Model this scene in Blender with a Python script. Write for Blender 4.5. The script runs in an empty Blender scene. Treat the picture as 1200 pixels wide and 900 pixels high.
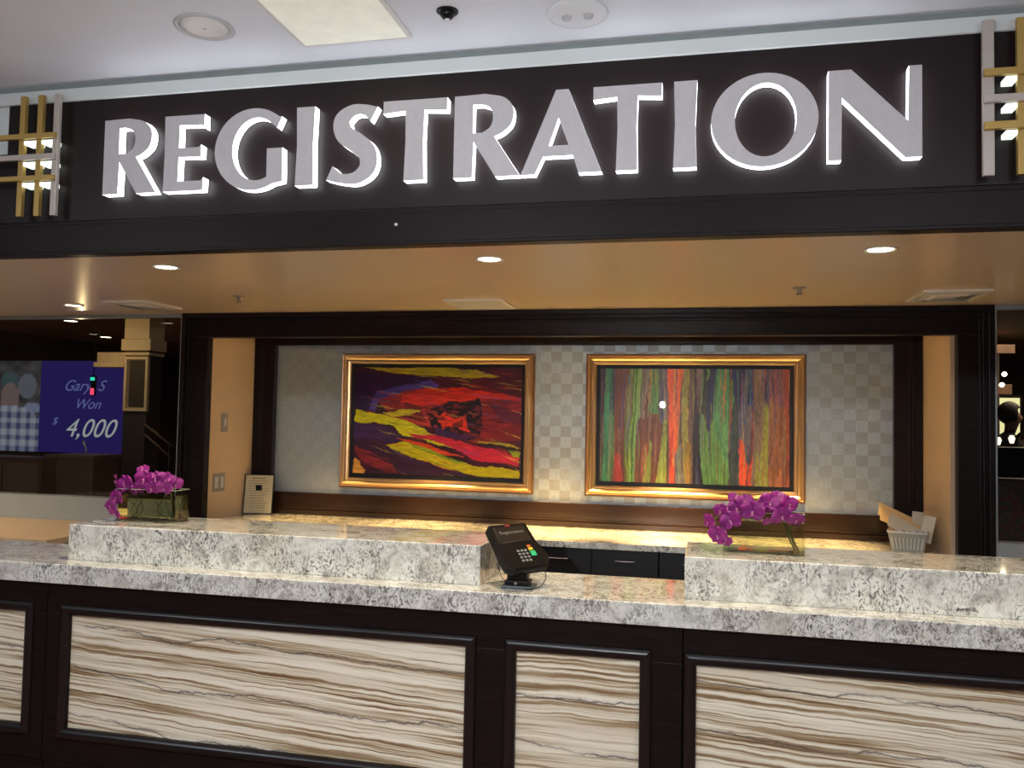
import bpy, bmesh, math, random
import numpy as np
from mathutils import Vector, Matrix

S = bpy.context.scene
COL = S.collection
PI = math.pi
random.seed(7)

# ------------------------------------------------------------------ camera
yaw, pitch, roll = math.radians(12.8691), math.radians(2.5703), math.radians(1.1074)
Fv = Vector((-math.sin(yaw)*math.cos(pitch), math.cos(yaw)*math.cos(pitch), math.sin(pitch)))
R0 = Vector((math.cos(yaw), math.sin(yaw), 0)); U0 = R0.cross(Fv)
Rv = math.cos(roll)*R0 + math.sin(roll)*U0; Uv = Rv.cross(Fv)
cam_d = bpy.data.cameras.new('camera'); cam = bpy.data.objects.new('camera', cam_d); COL.objects.link(cam)
M3 = Matrix((Rv, Uv, -Fv)).transposed()
cam.matrix_world = Matrix.Translation((0, 0, 1.55)) @ M3.to_4x4()
cam_d.sensor_width = 36; cam_d.lens = 998.63/1200*36; cam_d.clip_start = 0.05
S.camera = cam

# ------------------------------------------------------------------ world, exposure, lobby and fill lights
S.view_settings.view_transform = 'Standard'; S.view_settings.look = 'None'
S.view_settings.exposure = 0.5; S.view_settings.gamma = 1.0; S.view_settings.use_curve_mapping = False
W = bpy.data.worlds.new('world'); S.world = W; W.use_nodes = True
W.node_tree.nodes['Background'].inputs[0].default_value = (0.50, 0.58, 0.72, 1)
W.node_tree.nodes['Background'].inputs[1].default_value = 0.42

def light(name, kind, loc, energy, col=(1, 1, 1), rot=(0, 0, 0), size=0.1, size_y=None, spot=None, blend=0.5):
    d = bpy.data.lights.new(name, kind); d.energy = energy; d.color = col
    if kind == 'AREA':
        d.size = size
        if size_y: d.shape = 'RECTANGLE'; d.size_y = size_y
    else: d.shadow_soft_size = size
    if kind == 'SPOT': d.spot_size = math.radians(spot); d.spot_blend = blend
    o = bpy.data.objects.new(name, d); o.location = loc; o.rotation_euler = rot; COL.objects.link(o); return o
# ceiling troffers of the lobby behind the photographer
for x in (-4.2, -1.6, 1.0, 3.4):
    light('lobby_light', 'AREA', (x, -0.6, 2.86), 24, (0.93, 0.96, 1.0), (0, 0, 0), 1.2, 0.5)
# unseen upward fill lights, added behind the photographer to brighten the white ceiling
for x in (-4.5, -1.5, 1.5, 4.5):
    light('ceiling_fill', 'AREA', (x, -0.4, 2.0), 33, (0.84, 0.91, 1.0), (PI, 0, 0), 0.9, 0.9)
# a cool white accent lamp beside the photographer
light('accent_lamp', 'SPOT', (-0.52, 0.0, 1.80), 78, (0.93, 0.97, 1.0), (math.radians(86), 0, math.radians(4)), 0.035, spot=115, blend=0.9)

# ------------------------------------------------------------------ materials
def new_mat(name):
    m = bpy.data.materials.new(name); m.use_nodes = True
    return m, m.node_tree, m.node_tree.nodes['Principled BSDF']
def pm(name, col, rough=0.5, metal=0.0, coat=0.0, emit=None, es=1.0, noise=0.06, scale=14, bump=0.0, spec=0.5):
    m, nt, b = new_mat(name)
    b.inputs['Roughness'].default_value = rough; b.inputs['Metallic'].default_value = metal
    b.inputs['Coat Weight'].default_value = coat; b.inputs['Coat Roughness'].default_value = 0.08
    b.inputs['Specular IOR Level'].default_value = spec
    tc = nt.nodes.new('ShaderNodeTexCoord'); n = nt.nodes.new('ShaderNodeTexNoise')
    n.inputs['Scale'].default_value = scale; n.inputs['Detail'].default_value = 4
    nt.links.new(tc.outputs['Object'], n.inputs['Vector'])
    r = nt.nodes.new('ShaderNodeValToRGB')
    r.color_ramp.elements[0].position = 0.3; r.color_ramp.elements[1].position = 0.7
    r.color_ramp.elements[0].color = tuple(c*(1-noise) for c in col)+(1,)
    r.color_ramp.elements[1].color = tuple(min(1, c*(1+noise)) for c in col)+(1,)
    nt.links.new(n.outputs['Fac'], r.inputs['Fac']); nt.links.new(r.outputs['Color'], b.inputs['Base Color'])
    if emit:
        b.inputs['Emission Color'].default_value = tuple(emit)+(1,); b.inputs['Emission Strength'].default_value = es
    if bump:
        bp = nt.nodes.new('ShaderNodeBump'); bp.inputs['Strength'].default_value = bump; bp.inputs['Distance'].default_value = 0.01
        nt.links.new(n.outputs['Fac'], bp.inputs['Height']); nt.links.new(bp.outputs['Normal'], b.inputs['Normal'])
    return m
def node(nt, t, **kw):
    n = nt.nodes.new(t)
    for k, v in kw.items():
        if k in n.inputs: n.inputs[k].default_value = v
        else: setattr(n, k, v)
    return n
def ramp(nt, src, stops):
    r = nt.nodes.new('ShaderNodeValToRGB'); e = r.color_ramp.elements
    while len(e) < len(stops): e.new(0.5)
    for el, (p, c) in zip(e, stops):
        el.position = p; el.color = tuple(c)+(1,) if len(c) == 3 else c
    nt.links.new(src, r.inputs['Fac']); return r.outputs['Color']
def mathn(nt, op, a, b=None, c=None):
    n = nt.nodes.new('ShaderNodeMath'); n.operation = op
    for i, v in enumerate((a, b, c)):
        if v is None: continue
        if hasattr(v, 'node'): nt.links.new(v, n.inputs[i])
        else: n.inputs[i].default_value = v
    return n.outputs[0]
def mixc(nt, fac, a, b):
    n = nt.nodes.new('ShaderNodeMix'); n.data_type = 'RGBA'
    for v, i in ((fac, 0), (a, 6), (b, 7)):
        if hasattr(v, 'node'): nt.links.new(v, n.inputs[i])
        elif i == 0: n.inputs[0].default_value = v
        else: n.inputs[i].default_value = tuple(v)+(1,)
    return n.outputs[2]
def mapped(nt, scale=(1, 1, 1), rot=(0, 0, 0), loc=(0, 0, 0)):
    tc = nt.nodes.new('ShaderNodeTexCoord'); mp = nt.nodes.new('ShaderNodeMapping')
    mp.inputs['Scale'].default_value = scale; mp.inputs['Rotation'].default_value = rot; mp.inputs['Location'].default_value = loc
    nt.links.new(tc.outputs['Object'], mp.inputs['Vector']); return mp.outputs[0]
def noise(nt, vec, scale, detail=4, rough=0.55, dist=0.0):
    n = node(nt, 'ShaderNodeTexNoise', Scale=scale, Detail=detail, Roughness=rough, Distortion=dist)
    nt.links.new(vec, n.inputs['Vector']); return n.outputs['Fac']

def granite():
    m, nt, b = new_mat('granite')
    v = mapped(nt)
    base = ramp(nt, noise(nt, v, 12, 6, 0.7, 0.8), [(0.34, (0.40, 0.39, 0.36)), (0.45, (0.68, 0.67, 0.60)), (0.56, (0.87, 0.87, 0.80))])
    warm = ramp(nt, noise(nt, mapped(nt, loc=(3, 1, 7)), 4.3, 3), [(0.54, (0, 0, 0)), (0.70, (1, 1, 1))])
    c = mixc(nt, mathn(nt, 'MULTIPLY', warm, 0.35), base, (0.66, 0.58, 0.44))
    dens = ramp(nt, noise(nt, mapped(nt, loc=(6, 2, 3)), 5.5, 3), [(0.36, (0.15, 0.15, 0.15)), (0.56, (1, 1, 1))])
    vv = mapped(nt, scale=(1.6, 1.6, 0.9), rot=(0.3, 0.7, 0.2))
    fl = ramp(nt, noise(nt, vv, 27, 5, 0.65, 2.6), [(0.525, (0, 0, 0)), (0.570, (1, 1, 1))])
    c = mixc(nt, mathn(nt, 'MULTIPLY', mathn(nt, 'MULTIPLY', fl, dens), 0.85), c, (0.15, 0.14, 0.13))
    sp = ramp(nt, noise(nt, mapped(nt, scale=(1.4, 1.4, 1), rot=(0.1, 0.5, 0.6)), 58, 3, 0.6, 1.0), [(0.59, (0, 0, 0)), (0.63, (1, 1, 1))])
    c = mixc(nt, mathn(nt, 'MULTIPLY', mathn(nt, 'MULTIPLY', sp, dens), 0.8), c, (0.08, 0.07, 0.07))
    bl = noise(nt, mapped(nt, loc=(1.7, 4.4, 2.0)), 7.5, 9, 0.80, 0.8)
    blm = ramp(nt, bl, [(0.60, (0, 0, 0)), (0.66, (1, 1, 1))])
    c = mixc(nt, mathn(nt, 'MULTIPLY', blm, 0.92), c, (0.035, 0.024, 0.028))
    nt.links.new(c, b.inputs['Base Color'])
    b.inputs['Roughness'].default_value = 0.12; b.inputs['Specular IOR Level'].default_value = 0.6
    b.inputs['Coat Weight'].default_value = 0.6; b.inputs['Coat Roughness'].default_value = 0.04
    return m
def onyx(seed=0.0, slope=0.04, name='striped_stone'):
    m, nt, b = new_mat(name)
    tc = nt.nodes.new('ShaderNodeTexCoord'); sp = nt.nodes.new('ShaderNodeSeparateXYZ'); nt.links.new(tc.outputs['Object'], sp.inputs[0])
    x, z = sp.outputs['X'], sp.outputs['Z']
    wob = noise(nt, mapped(nt, scale=(1.6, 1, 3.0), loc=(seed, 0, seed)), 1.6, 4, 0.55)
    wob2 = noise(nt, mapped(nt, scale=(3.5, 1, 7), loc=(seed+5, 0, seed)), 2.6, 3, 0.55)
    zz = mathn(nt, 'ADD', z, mathn(nt, 'MULTIPLY', x, slope))
    zz = mathn(nt, 'ADD', zz, mathn(nt, 'MULTIPLY', wob, 0.030))
    zz = mathn(nt, 'ADD', zz, mathn(nt, 'MULTIPLY', wob2, 0.012))
    cb = nt.nodes.new('ShaderNodeCombineXYZ'); nt.links.new(zz, cb.inputs['Z']); nt.links.new(mathn(nt, 'MULTIPLY', x, 0.014), cb.inputs['X'])
    cb.inputs['Y'].default_value = seed*3.1
    s1 = noise(nt, cb.outputs[0], 78, 3, 0.6)
    s2 = noise(nt, cb.outputs[0], 22, 2, 0.5)
    c = ramp(nt, s1, [(0.28, (0.15, 0.085, 0.035)), (0.38, (0.30, 0.19, 0.095)), (0.44, (0.50, 0.39, 0.24)), (0.485, (0.78, 0.70, 0.52)), (0.58, (0.97, 0.90, 0.73))])
    c = mixc(nt, mathn(nt, 'MULTIPLY', ramp(nt, s2, [(0.52, (0, 0, 0)), (0.70, (1, 1, 1))]), 0.30), c, (0.48, 0.34, 0.18))
    # a few thin dark veins that wander across the bands
    vw = noise(nt, mapped(nt, scale=(1.0, 1, 1.0), loc=(seed+9, 0, seed+2)), 1.7, 7, 0.62)
    vz = mathn(nt, 'ADD', mathn(nt, 'ADD', mathn(nt, 'MULTIPLY', z, 5.2), mathn(nt, 'MULTIPLY', x, 0.25)), mathn(nt, 'MULTIPLY', vw, 0.85))
    fr = mathn(nt, 'ABSOLUTE', mathn(nt, 'SUBTRACT', mathn(nt, 'FRACT', vz), 0.5))
    core = ramp(nt, fr, [(0.0, (1, 1, 1)), (0.010, (0.75, 0.75, 0.75)), (0.018, (0, 0, 0))])
    halo = ramp(nt, fr, [(0.0, (1, 1, 1)), (0.075, (0, 0, 0))])
    gate = ramp(nt, noise(nt, mapped(nt, scale=(1.2, 1, 4), loc=(seed, 2, 1)), 2.0, 3), [(0.30, (0, 0, 0)), (0.44, (1, 1, 1))])
    c = mixc(nt, mathn(nt, 'MULTIPLY', mathn(nt, 'MULTIPLY', halo, gate), 0.35), c, (0.30, 0.24, 0.17))
    c = mixc(nt, mathn(nt, 'MULTIPLY', mathn(nt, 'MULTIPLY', core, gate), 0.8), c, (0.07, 0.06, 0.07))
    nt.links.new(c, b.inputs['Base Color']); b.inputs['Roughness'].default_value = 0.32
    return m
def darkwood():
    m, nt, b = new_mat('espresso_wood')
    g = noise(nt, mapped(nt, scale=(2.2, 30, 34)), 3, 6, 0.6, 0.6)
    nt.links.new(ramp(nt, g, [(0.3, (0.007, 0.0045, 0.004)), (0.7, (0.017, 0.010, 0.009))]), b.inputs['Base Color'])
    b.inputs['Roughness'].default_value = 0.34; b.inputs['Specular IOR Level'].default_value = 0.16
    bp = nt.nodes.new('ShaderNodeBump'); bp.inputs['Strength'].default_value = 0.12; bp.inputs['Distance'].default_value = 0.003
    nt.links.new(g, bp.inputs['Height']); nt.links.new(bp.outputs['Normal'], b.inputs['Normal'])
    return m
def redwood():
    m, nt, b = new_mat('walnut_wood')
    g = noise(nt, mapped(nt, scale=(1.5, 30, 30)), 3, 6, 0.6, 0.6)
    nt.links.new(ramp(nt, g, [(0.3, (0.016, 0.007, 0.004)), (0.7, (0.038, 0.016, 0.009))]), b.inputs['Base Color'])
    b.inputs['Roughness'].default_value = 0.22; b.inputs['Coat Weight'].default_value = 0.4; b.inputs['Coat Roughness'].default_value = 0.12
    return m
def wallpaper():
    m, nt, b = new_mat('checked_metallic_wallpaper')
    ck = node(nt, 'ShaderNodeTexChecker', Scale=1.0)
    nt.links.new(mapped(nt, scale=(1/0.067, 0.0, 1/0.067), loc=(0.3, 0.5, 0.15)), ck.inputs['Vector'])
    ck.inputs['Color1'].default_value = (1, 1, 1, 1); ck.inputs['Color2'].default_value = (0, 0, 0, 1)
    big = ramp(nt, noise(nt, mapped(nt, loc=(2, 0, 5)), 2.2, 3), [(0.34, (0.35, 0.35, 0.35)), (0.50, (1, 1, 1))])
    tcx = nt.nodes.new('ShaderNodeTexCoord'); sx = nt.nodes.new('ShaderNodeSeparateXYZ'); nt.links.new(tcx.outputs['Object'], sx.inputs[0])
    mr = node(nt, 'ShaderNodeMapRange'); nt.links.new(sx.outputs['X'], mr.inputs[0])      # changing sheen put into the colour: print fades towards the left end
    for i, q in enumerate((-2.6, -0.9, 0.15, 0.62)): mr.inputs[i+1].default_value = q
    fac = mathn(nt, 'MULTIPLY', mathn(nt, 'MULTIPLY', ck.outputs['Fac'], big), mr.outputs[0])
    fib = noise(nt, mapped(nt, scale=(60, 1, 260)), 2, 4, 0.7)
    fib2 = noise(nt, mapped(nt, scale=(260, 1, 30)), 2, 4, 0.7)
    taupe = ramp(nt, fib, [(0.3, (0.215, 0.21, 0.19)), (0.7, (0.31, 0.30, 0.27))])
    silver = ramp(nt, fib2, [(0.3, (0.27, 0.31, 0.33)), (0.7, (0.50, 0.55, 0.59))])
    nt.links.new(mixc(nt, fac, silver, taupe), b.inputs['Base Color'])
    b.inputs['Metallic'].default_value = 0.45
    nt.links.new(mathn(nt, 'ADD', 0.40, mathn(nt, 'MULTIPLY', fac, 0.10)), b.inputs['Roughness'])
    bp = nt.nodes.new('ShaderNodeBump'); bp.inputs['Strength'].default_value = 0.15; bp.inputs['Distance'].default_value = 0.002
    nt.links.new(fib2, bp.inputs['Height']); nt.links.new(bp.outputs['Normal'], b.inputs['Normal'])
    return m
def carpet(name, cols):
    m, nt, b = new_mat(name)
    a = noise(nt, mapped(nt), 1.9 if name == 'floral_carpet' else 9, 4, 0.6, 1.5)
    c = ramp(nt, a, [(0.36, cols[0]), (0.46, cols[1]), (0.52, cols[2]), (0.60, cols[0]), (0.7, cols[3])])
    nt.links.new(c, b.inputs['Base Color']); b.inputs['Roughness'].default_value = 0.95
    return m
def thin_glass(name, tint=(1, 1, 1), ior=1.5, boost=0.0):
    m = bpy.data.materials.new(name); m.use_nodes = True; nt = m.node_tree
    for n in list(nt.nodes):
        if n.type != 'OUTPUT_MATERIAL': nt.nodes.remove(n)
    out = [n for n in nt.nodes if n.type == 'OUTPUT_MATERIAL'][0]
    t = nt.nodes.new('ShaderNodeBsdfTransparent'); t.inputs[0].default_value = tuple(tint)+(1,)
    g = nt.nodes.new('ShaderNodeBsdfGlossy'); g.inputs['Roughness'].default_value = 0.01
    f = nt.nodes.new('ShaderNodeFresnel'); f.inputs[0].default_value = ior
    mx = nt.nodes.new('ShaderNodeMixShader')
    geo = nt.nodes.new('ShaderNodeNewGeometry')      # the inner faces of a thin pane add no second mirror
    nt.links.new(mathn(nt, 'MULTIPLY', mathn(nt, 'ADD', f.outputs[0], boost), mathn(nt, 'SUBTRACT', 1.0, geo.outputs['Backfacing'])), mx.inputs[0])
    nt.links.new(t.outputs[0], mx.inputs[1]); nt.links.new(g.outputs[0], mx.inputs[2]); nt.links.new(mx.outputs[0], out.inputs[0])
    return m
def vcol(name, rough=0.5, emit=0.0):
    m, nt, b = new_mat(name)
    a = nt.nodes.new('ShaderNodeAttribute'); a.attribute_name = 'print'
    nt.links.new(a.outputs['Color'], b.inputs['Base Color']); b.inputs['Roughness'].default_value = rough
    if emit:
        nt.links.new(a.outputs['Color'], b.inputs['Emission Color']); b.inputs['Emission Strength'].default_value = emit
        b.inputs['Base Color'].links and nt.links.remove(b.inputs['Base Color'].links[0]); b.inputs['Base Color'].default_value = (0.01, 0.01, 0.01, 1)
    return m

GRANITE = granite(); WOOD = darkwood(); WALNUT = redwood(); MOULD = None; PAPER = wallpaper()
WHITEPAINT = pm('white_ceiling_paint', (0.73, 0.76, 0.80), 0.75, noise=0.015, scale=3)
BANDPAINT = pm('pale_green_white_paint', (0.66, 0.70, 0.69), 0.6, noise=0.015, scale=3)
SOFFITM = pm('beige_soffit_paint', (0.68, 0.55, 0.39), 0.30, noise=0.02, scale=3, coat=0.15)
BEIGEM = pm('beige_wall_paint', (0.58, 0.43, 0.28), 0.55, noise=0.02, scale=5)
GREYWALL = pm('grey_green_paint', (0.33, 0.345, 0.33), 0.6, noise=0.02)
TANM = pm('tan_laminate', (0.60, 0.42, 0.25), 0.45, noise=0.02)
GOLD = pm('antique_gold_leaf', (0.80, 0.56, 0.30), 0.30, metal=0.9, noise=0.02, scale=5)
BRONZE = pm('bronze_lip', (0.38, 0.22, 0.14), 0.28, metal=0.85, noise=0.02)
BRASS = pm('satin_brass', (0.55, 0.37, 0.11), 0.42, metal=0.55, noise=0.05)
SILVER = pm('satin_champagne', (0.58, 0.52, 0.46), 0.45, metal=0.45, noise=0.04)
MOULD = pm('polished_espresso_moulding', (0.011, 0.008, 0.008), 0.26, noise=0.1, spec=0.5)
BLACKM = pm('black_liner', (0.006, 0.005, 0.005), 0.5)
BOARD = pm('dark_brown_gloss_board', (0.011, 0.006, 0.006), 0.38, noise=0.06, spec=0.3)
FACE = pm('brushed_pewter_face', (0.60, 0.58, 0.60), 0.42, metal=0.1, noise=0.03, scale=40)
LED = pm('white_lit_acrylic', (0.9, 0.9, 0.95), 0.4, emit=(0.93, 0.95, 1.0), es=3.2)
GLINT = pm('reflection_glow', (0.8, 0.85, 0.8), 0.2, emit=(0.85, 0.95, 0.85), es=0.75)
LAMP = pm('warm_lamp_lens', (1, 0.9, 0.7), 0.4, emit=(1.0, 0.88, 0.62), es=6.0)
TRIMW = pm('white_enamel', (0.72, 0.70, 0.66), 0.4, noise=0.01)
VENTG = pm('grey_vent_enamel', (0.50, 0.50, 0.50), 0.4, noise=0.02)
CHROME = pm('chrome', (0.75, 0.76, 0.78), 0.15, metal=1.0, noise=0.01)
STEEL = pm('brushed_aluminium', (0.42, 0.48, 0.50), 0.35, metal=0.7, noise=0.03)
PLATE = pm('grey_plate', (0.30, 0.28, 0.25), 0.4, metal=0.4, noise=0.02)
BLACKP = pm('black_plastic', (0.007, 0.006, 0.006), 0.35, noise=0.05, spec=0.22)
BLACKG = pm('dark_screen', (0.022, 0.017, 0.015), 0.15, noise=0.03)
DRAWERM = pm('black_drawer_laminate', (0.010, 0.008, 0.008), 0.38, noise=0.06)
REDP = pm('red_plastic', (0.55, 0.03, 0.03), 0.4)
GREENP = pm('green_key', (0.02, 0.35, 0.12), 0.4, emit=(0.02, 0.5, 0.2), es=0.25)
YELLOWP = pm('yellow_key', (0.75, 0.55, 0.03), 0.4)
KEYW = pm('grey_key', (0.25, 0.25, 0.26), 0.5)
GREYTXT = pm('pale_screen_text', (0.16, 0.15, 0.14), 0.5)
PLASTW = pm('white_plastic', (0.62, 0.62, 0.58), 0.35, noise=0.02)
MANILA = pm('manila_paper', (0.72, 0.52, 0.26), 0.7, noise=0.03)
CREAMP = pm('cream_paper', (0.66, 0.60, 0.47), 0.7, noise=0.02)
INK = pm('dark_ink', (0.03, 0.03, 0.05), 0.6)
YPAPER = pm('yellowed_notice_paper', (0.50, 0.44, 0.28), 0.7, noise=0.03)
INKG = pm('faded_ink', (0.22, 0.18, 0.10), 0.7)
GLASS = thin_glass('clear_pane', (0.93, 0.95, 0.95), 1.5)
GLAZE = thin_glass('picture_glazing', (0.97, 0.97, 0.97), 1.45)
VASEG = thin_glass('vase_glass', (0.94, 0.96, 0.90), 1.5, 0.03)
def water(name, tint):
    m, nt, b = new_mat(name)
    b.inputs['Base Color'].default_value = tuple(tint)+(1,); b.inputs['Transmission Weight'].default_value = 1
    b.inputs['Roughness'].default_value = 0.02; b.inputs['IOR'].default_value = 1.33; return m
WATER = water('clear_water', (0.97, 0.97, 0.90)); WATERY = water('yellow_water', (0.93, 0.90, 0.62))
def petal_mat():
    m, nt, b = new_mat('magenta_petal')
    c = ramp(nt, noise(nt, mapped(nt), 60, 4), [(0.3, (0.16, 0.006, 0.13)), (0.7, (0.32, 0.014, 0.23))])
    nt.links.new(c, b.inputs['Base Color']); b.inputs['Roughness'].default_value = 0.5
    b.inputs['Subsurface Weight'].default_value = 0.08; return m
PETAL = petal_mat()
LIPM = pm('pale_orchid_lip', (0.45, 0.16, 0.30), 0.5, noise=0.2, scale=90)
STEM = pm('olive_stem', (0.10, 0.11, 0.03), 0.5, noise=0.2, scale=50)
SKIN = pm('skin', (0.22, 0.12, 0.08), 0.6); HAIR = pm('black_hair', (0.01, 0.008, 0.008), 0.6)
CLOTH = pm('dark_clothes', (0.012, 0.014, 0.02), 0.85); CLOTHR = pm('dark_trousers', (0.01, 0.01, 0.012), 0.9)
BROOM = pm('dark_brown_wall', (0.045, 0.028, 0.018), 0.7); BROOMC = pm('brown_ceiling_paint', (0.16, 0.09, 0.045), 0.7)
CREAM = pm('lit_cream_plaster', (0.75, 0.55, 0.30), 0.6); WOODM = pm('mid_brown_wood', (0.12, 0.06, 0.03), 0.5, noise=0.2, scale=8)
DIMLAMP = pm('dim_warm_shade', (0.9, 0.8, 0.6), 0.4, emit=(1.0, 0.85, 0.6), es=1.3)
POSTER = pm('backlit_poster', (0.5, 0.5, 0.3), 0.5, emit=(0.70, 0.66, 0.33), es=0.75)
SCRBLUE = pm('blue_screen_glow', (0.01, 0.01, 0.03), 0.3, emit=(0.020, 0.011, 0.105), es=0.48, noise=0.3, scale=1.2)
SCRTXT = pm('pale_display_lettering', (0.05, 0.05, 0.05), 0.5, emit=(0.40, 0.42, 0.41), es=0.5)
SCRTXT2 = pm('dim_blue_display_lettering', (0.05, 0.05, 0.05), 0.5, emit=(0.11, 0.14, 0.34), es=0.5)

# ------------------------------------------------------------------ mesh helpers
def link(name, me, mat, parent=None, smooth=False):
    o = bpy.data.objects.new(name, me); COL.objects.link(o)
    for m in (mat if isinstance(mat, (list, tuple)) else [mat]): me.materials.append(m)
    if parent is not None: o.parent = parent
    if smooth:
        for p in me.polygons: p.use_smooth = True
    return o
def obj(name, bm, mat, parent=None, smooth=False):
    bmesh.ops.recalc_face_normals(bm, faces=bm.faces)
    me = bpy.data.meshes.new(name); bm.to_mesh(me); bm.free(); return link(name, me, mat, parent, smooth)
def tag(o, label, cat, group=None):
    o['label'] = label; o['category'] = cat
    if group: o['group'] = group
    return o
def struct(o, label=None):
    o['kind'] = 'structure'
    if label: o['label'] = label
    return o
def thing(name, label, cat, loc=(0, 0, 0), rz=0, group=None):
    o = bpy.data.objects.new(name, None); o.empty_display_size = 0.05; COL.objects.link(o); o.location = loc; o.rotation_euler = (0, 0, rz)
    return tag(o, label, cat, group)
def bx(bm, x0, x1, y0, y1, z0, z1, bev=0.0, mi=0):
    t = bmesh.new()
    bmesh.ops.create_cube(t, size=1)
    for v in t.verts: v.co = Vector(((x0+x1)/2+v.co.x*(x1-x0), (y0+y1)/2+v.co.y*(y1-y0), (z0+z1)/2+v.co.z*(z1-z0)))
    if bev: bmesh.ops.bevel(t, geom=list(t.edges), offset=bev, segments=2, profile=0.5, affect='EDGES')
    for f in t.faces: f.material_index = mi
    me = bpy.data.meshes.new('tmp'); t.to_mesh(me); t.free(); bm.from_mesh(me); bpy.data.meshes.remove(me)
def box(name, x0, x1, y0, y1, z0, z1, mat, parent=None, bev=0.0):
    bm = bmesh.new(); bx(bm, x0, x1, y0, y1, z0, z1, bev); return obj(name, bm, mat, parent)
def lathe(bm, prof, c, n=32, axis='Z'):
    rings = []
    for r, h in prof:
        ring = []
        for k in range(n):
            a = 2*PI*k/n
            if axis == 'Z': ring.append(bm.verts.new((c[0]+r*math.cos(a), c[1]+r*math.sin(a), c[2]+h)))
            else: ring.append(bm.verts.new((c[0]+r*math.cos(a), c[1]+h, c[2]+r*math.sin(a))))
        rings.append(ring)
    for a, b_ in zip(rings, rings[1:]):
        for k in range(n): bm.faces.new((a[k], a[(k+1) % n], b_[(k+1) % n], b_[k]))
    bm.faces.new(rings[0]); bm.faces.new(rings[-1])
def tube(bm, pts, r, n=8):
    pts = [Vector(p) for p in pts]; prev = None; rings = []
    for i, p in enumerate(pts):
        d = (pts[min(i+1, len(pts)-1)]-pts[max(i-1, 0)]).normalized()
        u = prev - d*prev.dot(d) if prev is not None and (prev-d*prev.dot(d)).length > 1e-4 else d.orthogonal()
        u.normalize(); prev = u; w = d.cross(u)
        rr = r[i] if isinstance(r, (list, tuple)) else r
        rings.append([bm.verts.new(p+u*rr*math.cos(2*PI*k/n)+w*rr*math.sin(2*PI*k/n)) for k in range(n)])
    for a, b_ in zip(rings, rings[1:]):
        for k in range(n): bm.faces.new((a[k], a[(k+1) % n], b_[(k+1) % n], b_[k]))
    bm.faces.new(rings[0]); bm.faces.new(rings[-1])
def spline(P, per=8):
    P = [Vector(p) for p in P]; out = []
    Q = [P[0]*2-P[1]]+P+[P[-1]*2-P[-2]]
    for i in range(1, len(Q)-2):
        for k in range(per):
            t = k/per; a, b_, c, d = Q[i-1], Q[i], Q[i+1], Q[i+2]
            out.append(0.5*((2*b_)+(c-a)*t+(2*a-5*b_+4*c-d)*t*t+(-a+3*b_-3*c+d)*t**3))
    out.append(P[-1]); return out
def moulding(bm, x0, x1, z0, z1, yface, prof, sides='LRTB', mi=None, split=False):
    """mitred frame on an XZ rectangle; prof = [(inset, proud)], proud goes toward -Y from yface"""
    loops = []
    for ins, pr in prof:
        y = yface-pr
        loops.append([bm.verts.new((x0+ins, y, z0+ins)), bm.verts.new((x1-ins, y, z0+ins)), bm.verts.new((x1-ins, y, z1-ins)), bm.verts.new((x0+ins, y, z1-ins))])
    if split:       # own vertices per side, so the mitres stay crisp under smooth shading
        for k in range(4):
            A = [bm.verts.new(l[k].co) for l in loops]; B_ = [bm.verts.new(l[(k+1) % 4].co) for l in loops]
            for j in range(len(loops)-1): bm.faces.new((A[j], B_[j], B_[j+1], A[j+1]))
        for l in loops:
            for v in l: bm.verts.remove(v)
        return
    names = 'BRTL'
    for j, (a, b_) in enumerate(zip(loops, loops[1:])):
        for k in range(4):
            if names[k] in sides:
                f = bm.faces.new((a[k], a[(k+1) % 4], b_[(k+1) % 4], b_[k]))
                if mi: f.material_index = mi[j]
def fill2d(outlines, depth):
    """2-D outlines (first outer, rest holes) -> mesh with thickness; local x, y"""
    cu = bpy.data.curves.new('tmp', 'CURVE'); cu.dimensions = '2D'; cu.fill_mode = 'BOTH'; cu.extrude = depth/2
    for pts in outlines:
        sp = cu.splines.new('POLY'); sp.points.add(len(pts)-1)
        for p, q in zip(sp.points, pts): p.co = (q[0], q[1], 0, 1)
        sp.use_cyclic_u = True
    o = bpy.data.objects.new('tmp', cu); COL.objects.link(o)
    me = bpy.data.meshes.new_from_object(o.evaluated_get(bpy.context.evaluated_depsgraph_get()))
    bpy.data.objects.remove(o); bpy.data.curves.remove(cu); return me
def text_mesh(body, size, extrude=0.001, shear=0.0, align='CENTER'):
    cu = bpy.data.curves.new('tmp', 'FONT'); cu.body = body; cu.size = size; cu.extrude = extrude; cu.shear = shear; cu.align_x = align
    o = bpy.data.objects.new('tmp', cu); COL.objects.link(o)
    me = bpy.data.meshes.new_from_object(o.evaluated_get(bpy.context.evaluated_depsgraph_get()))
    bpy.data.objects.remove(o); bpy.data.curves.remove(cu); return me
STAND = Matrix.Rotation(PI/2, 4, 'X')      # local x,y plane -> world x,z facing -Y

# ------------------------------------------------------------------ key planes (metres)
YF, YA, YB, YC, YU, YG, YK = 2.908, 4.650, 5.296, 3.135, 3.248, 3.640, 4.620
ZS = 2.1795; ZLOW, ZLB, ZUP = 0.91, 0.8276, 1.0654
NL, NR = -3.000, 1.205

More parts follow.
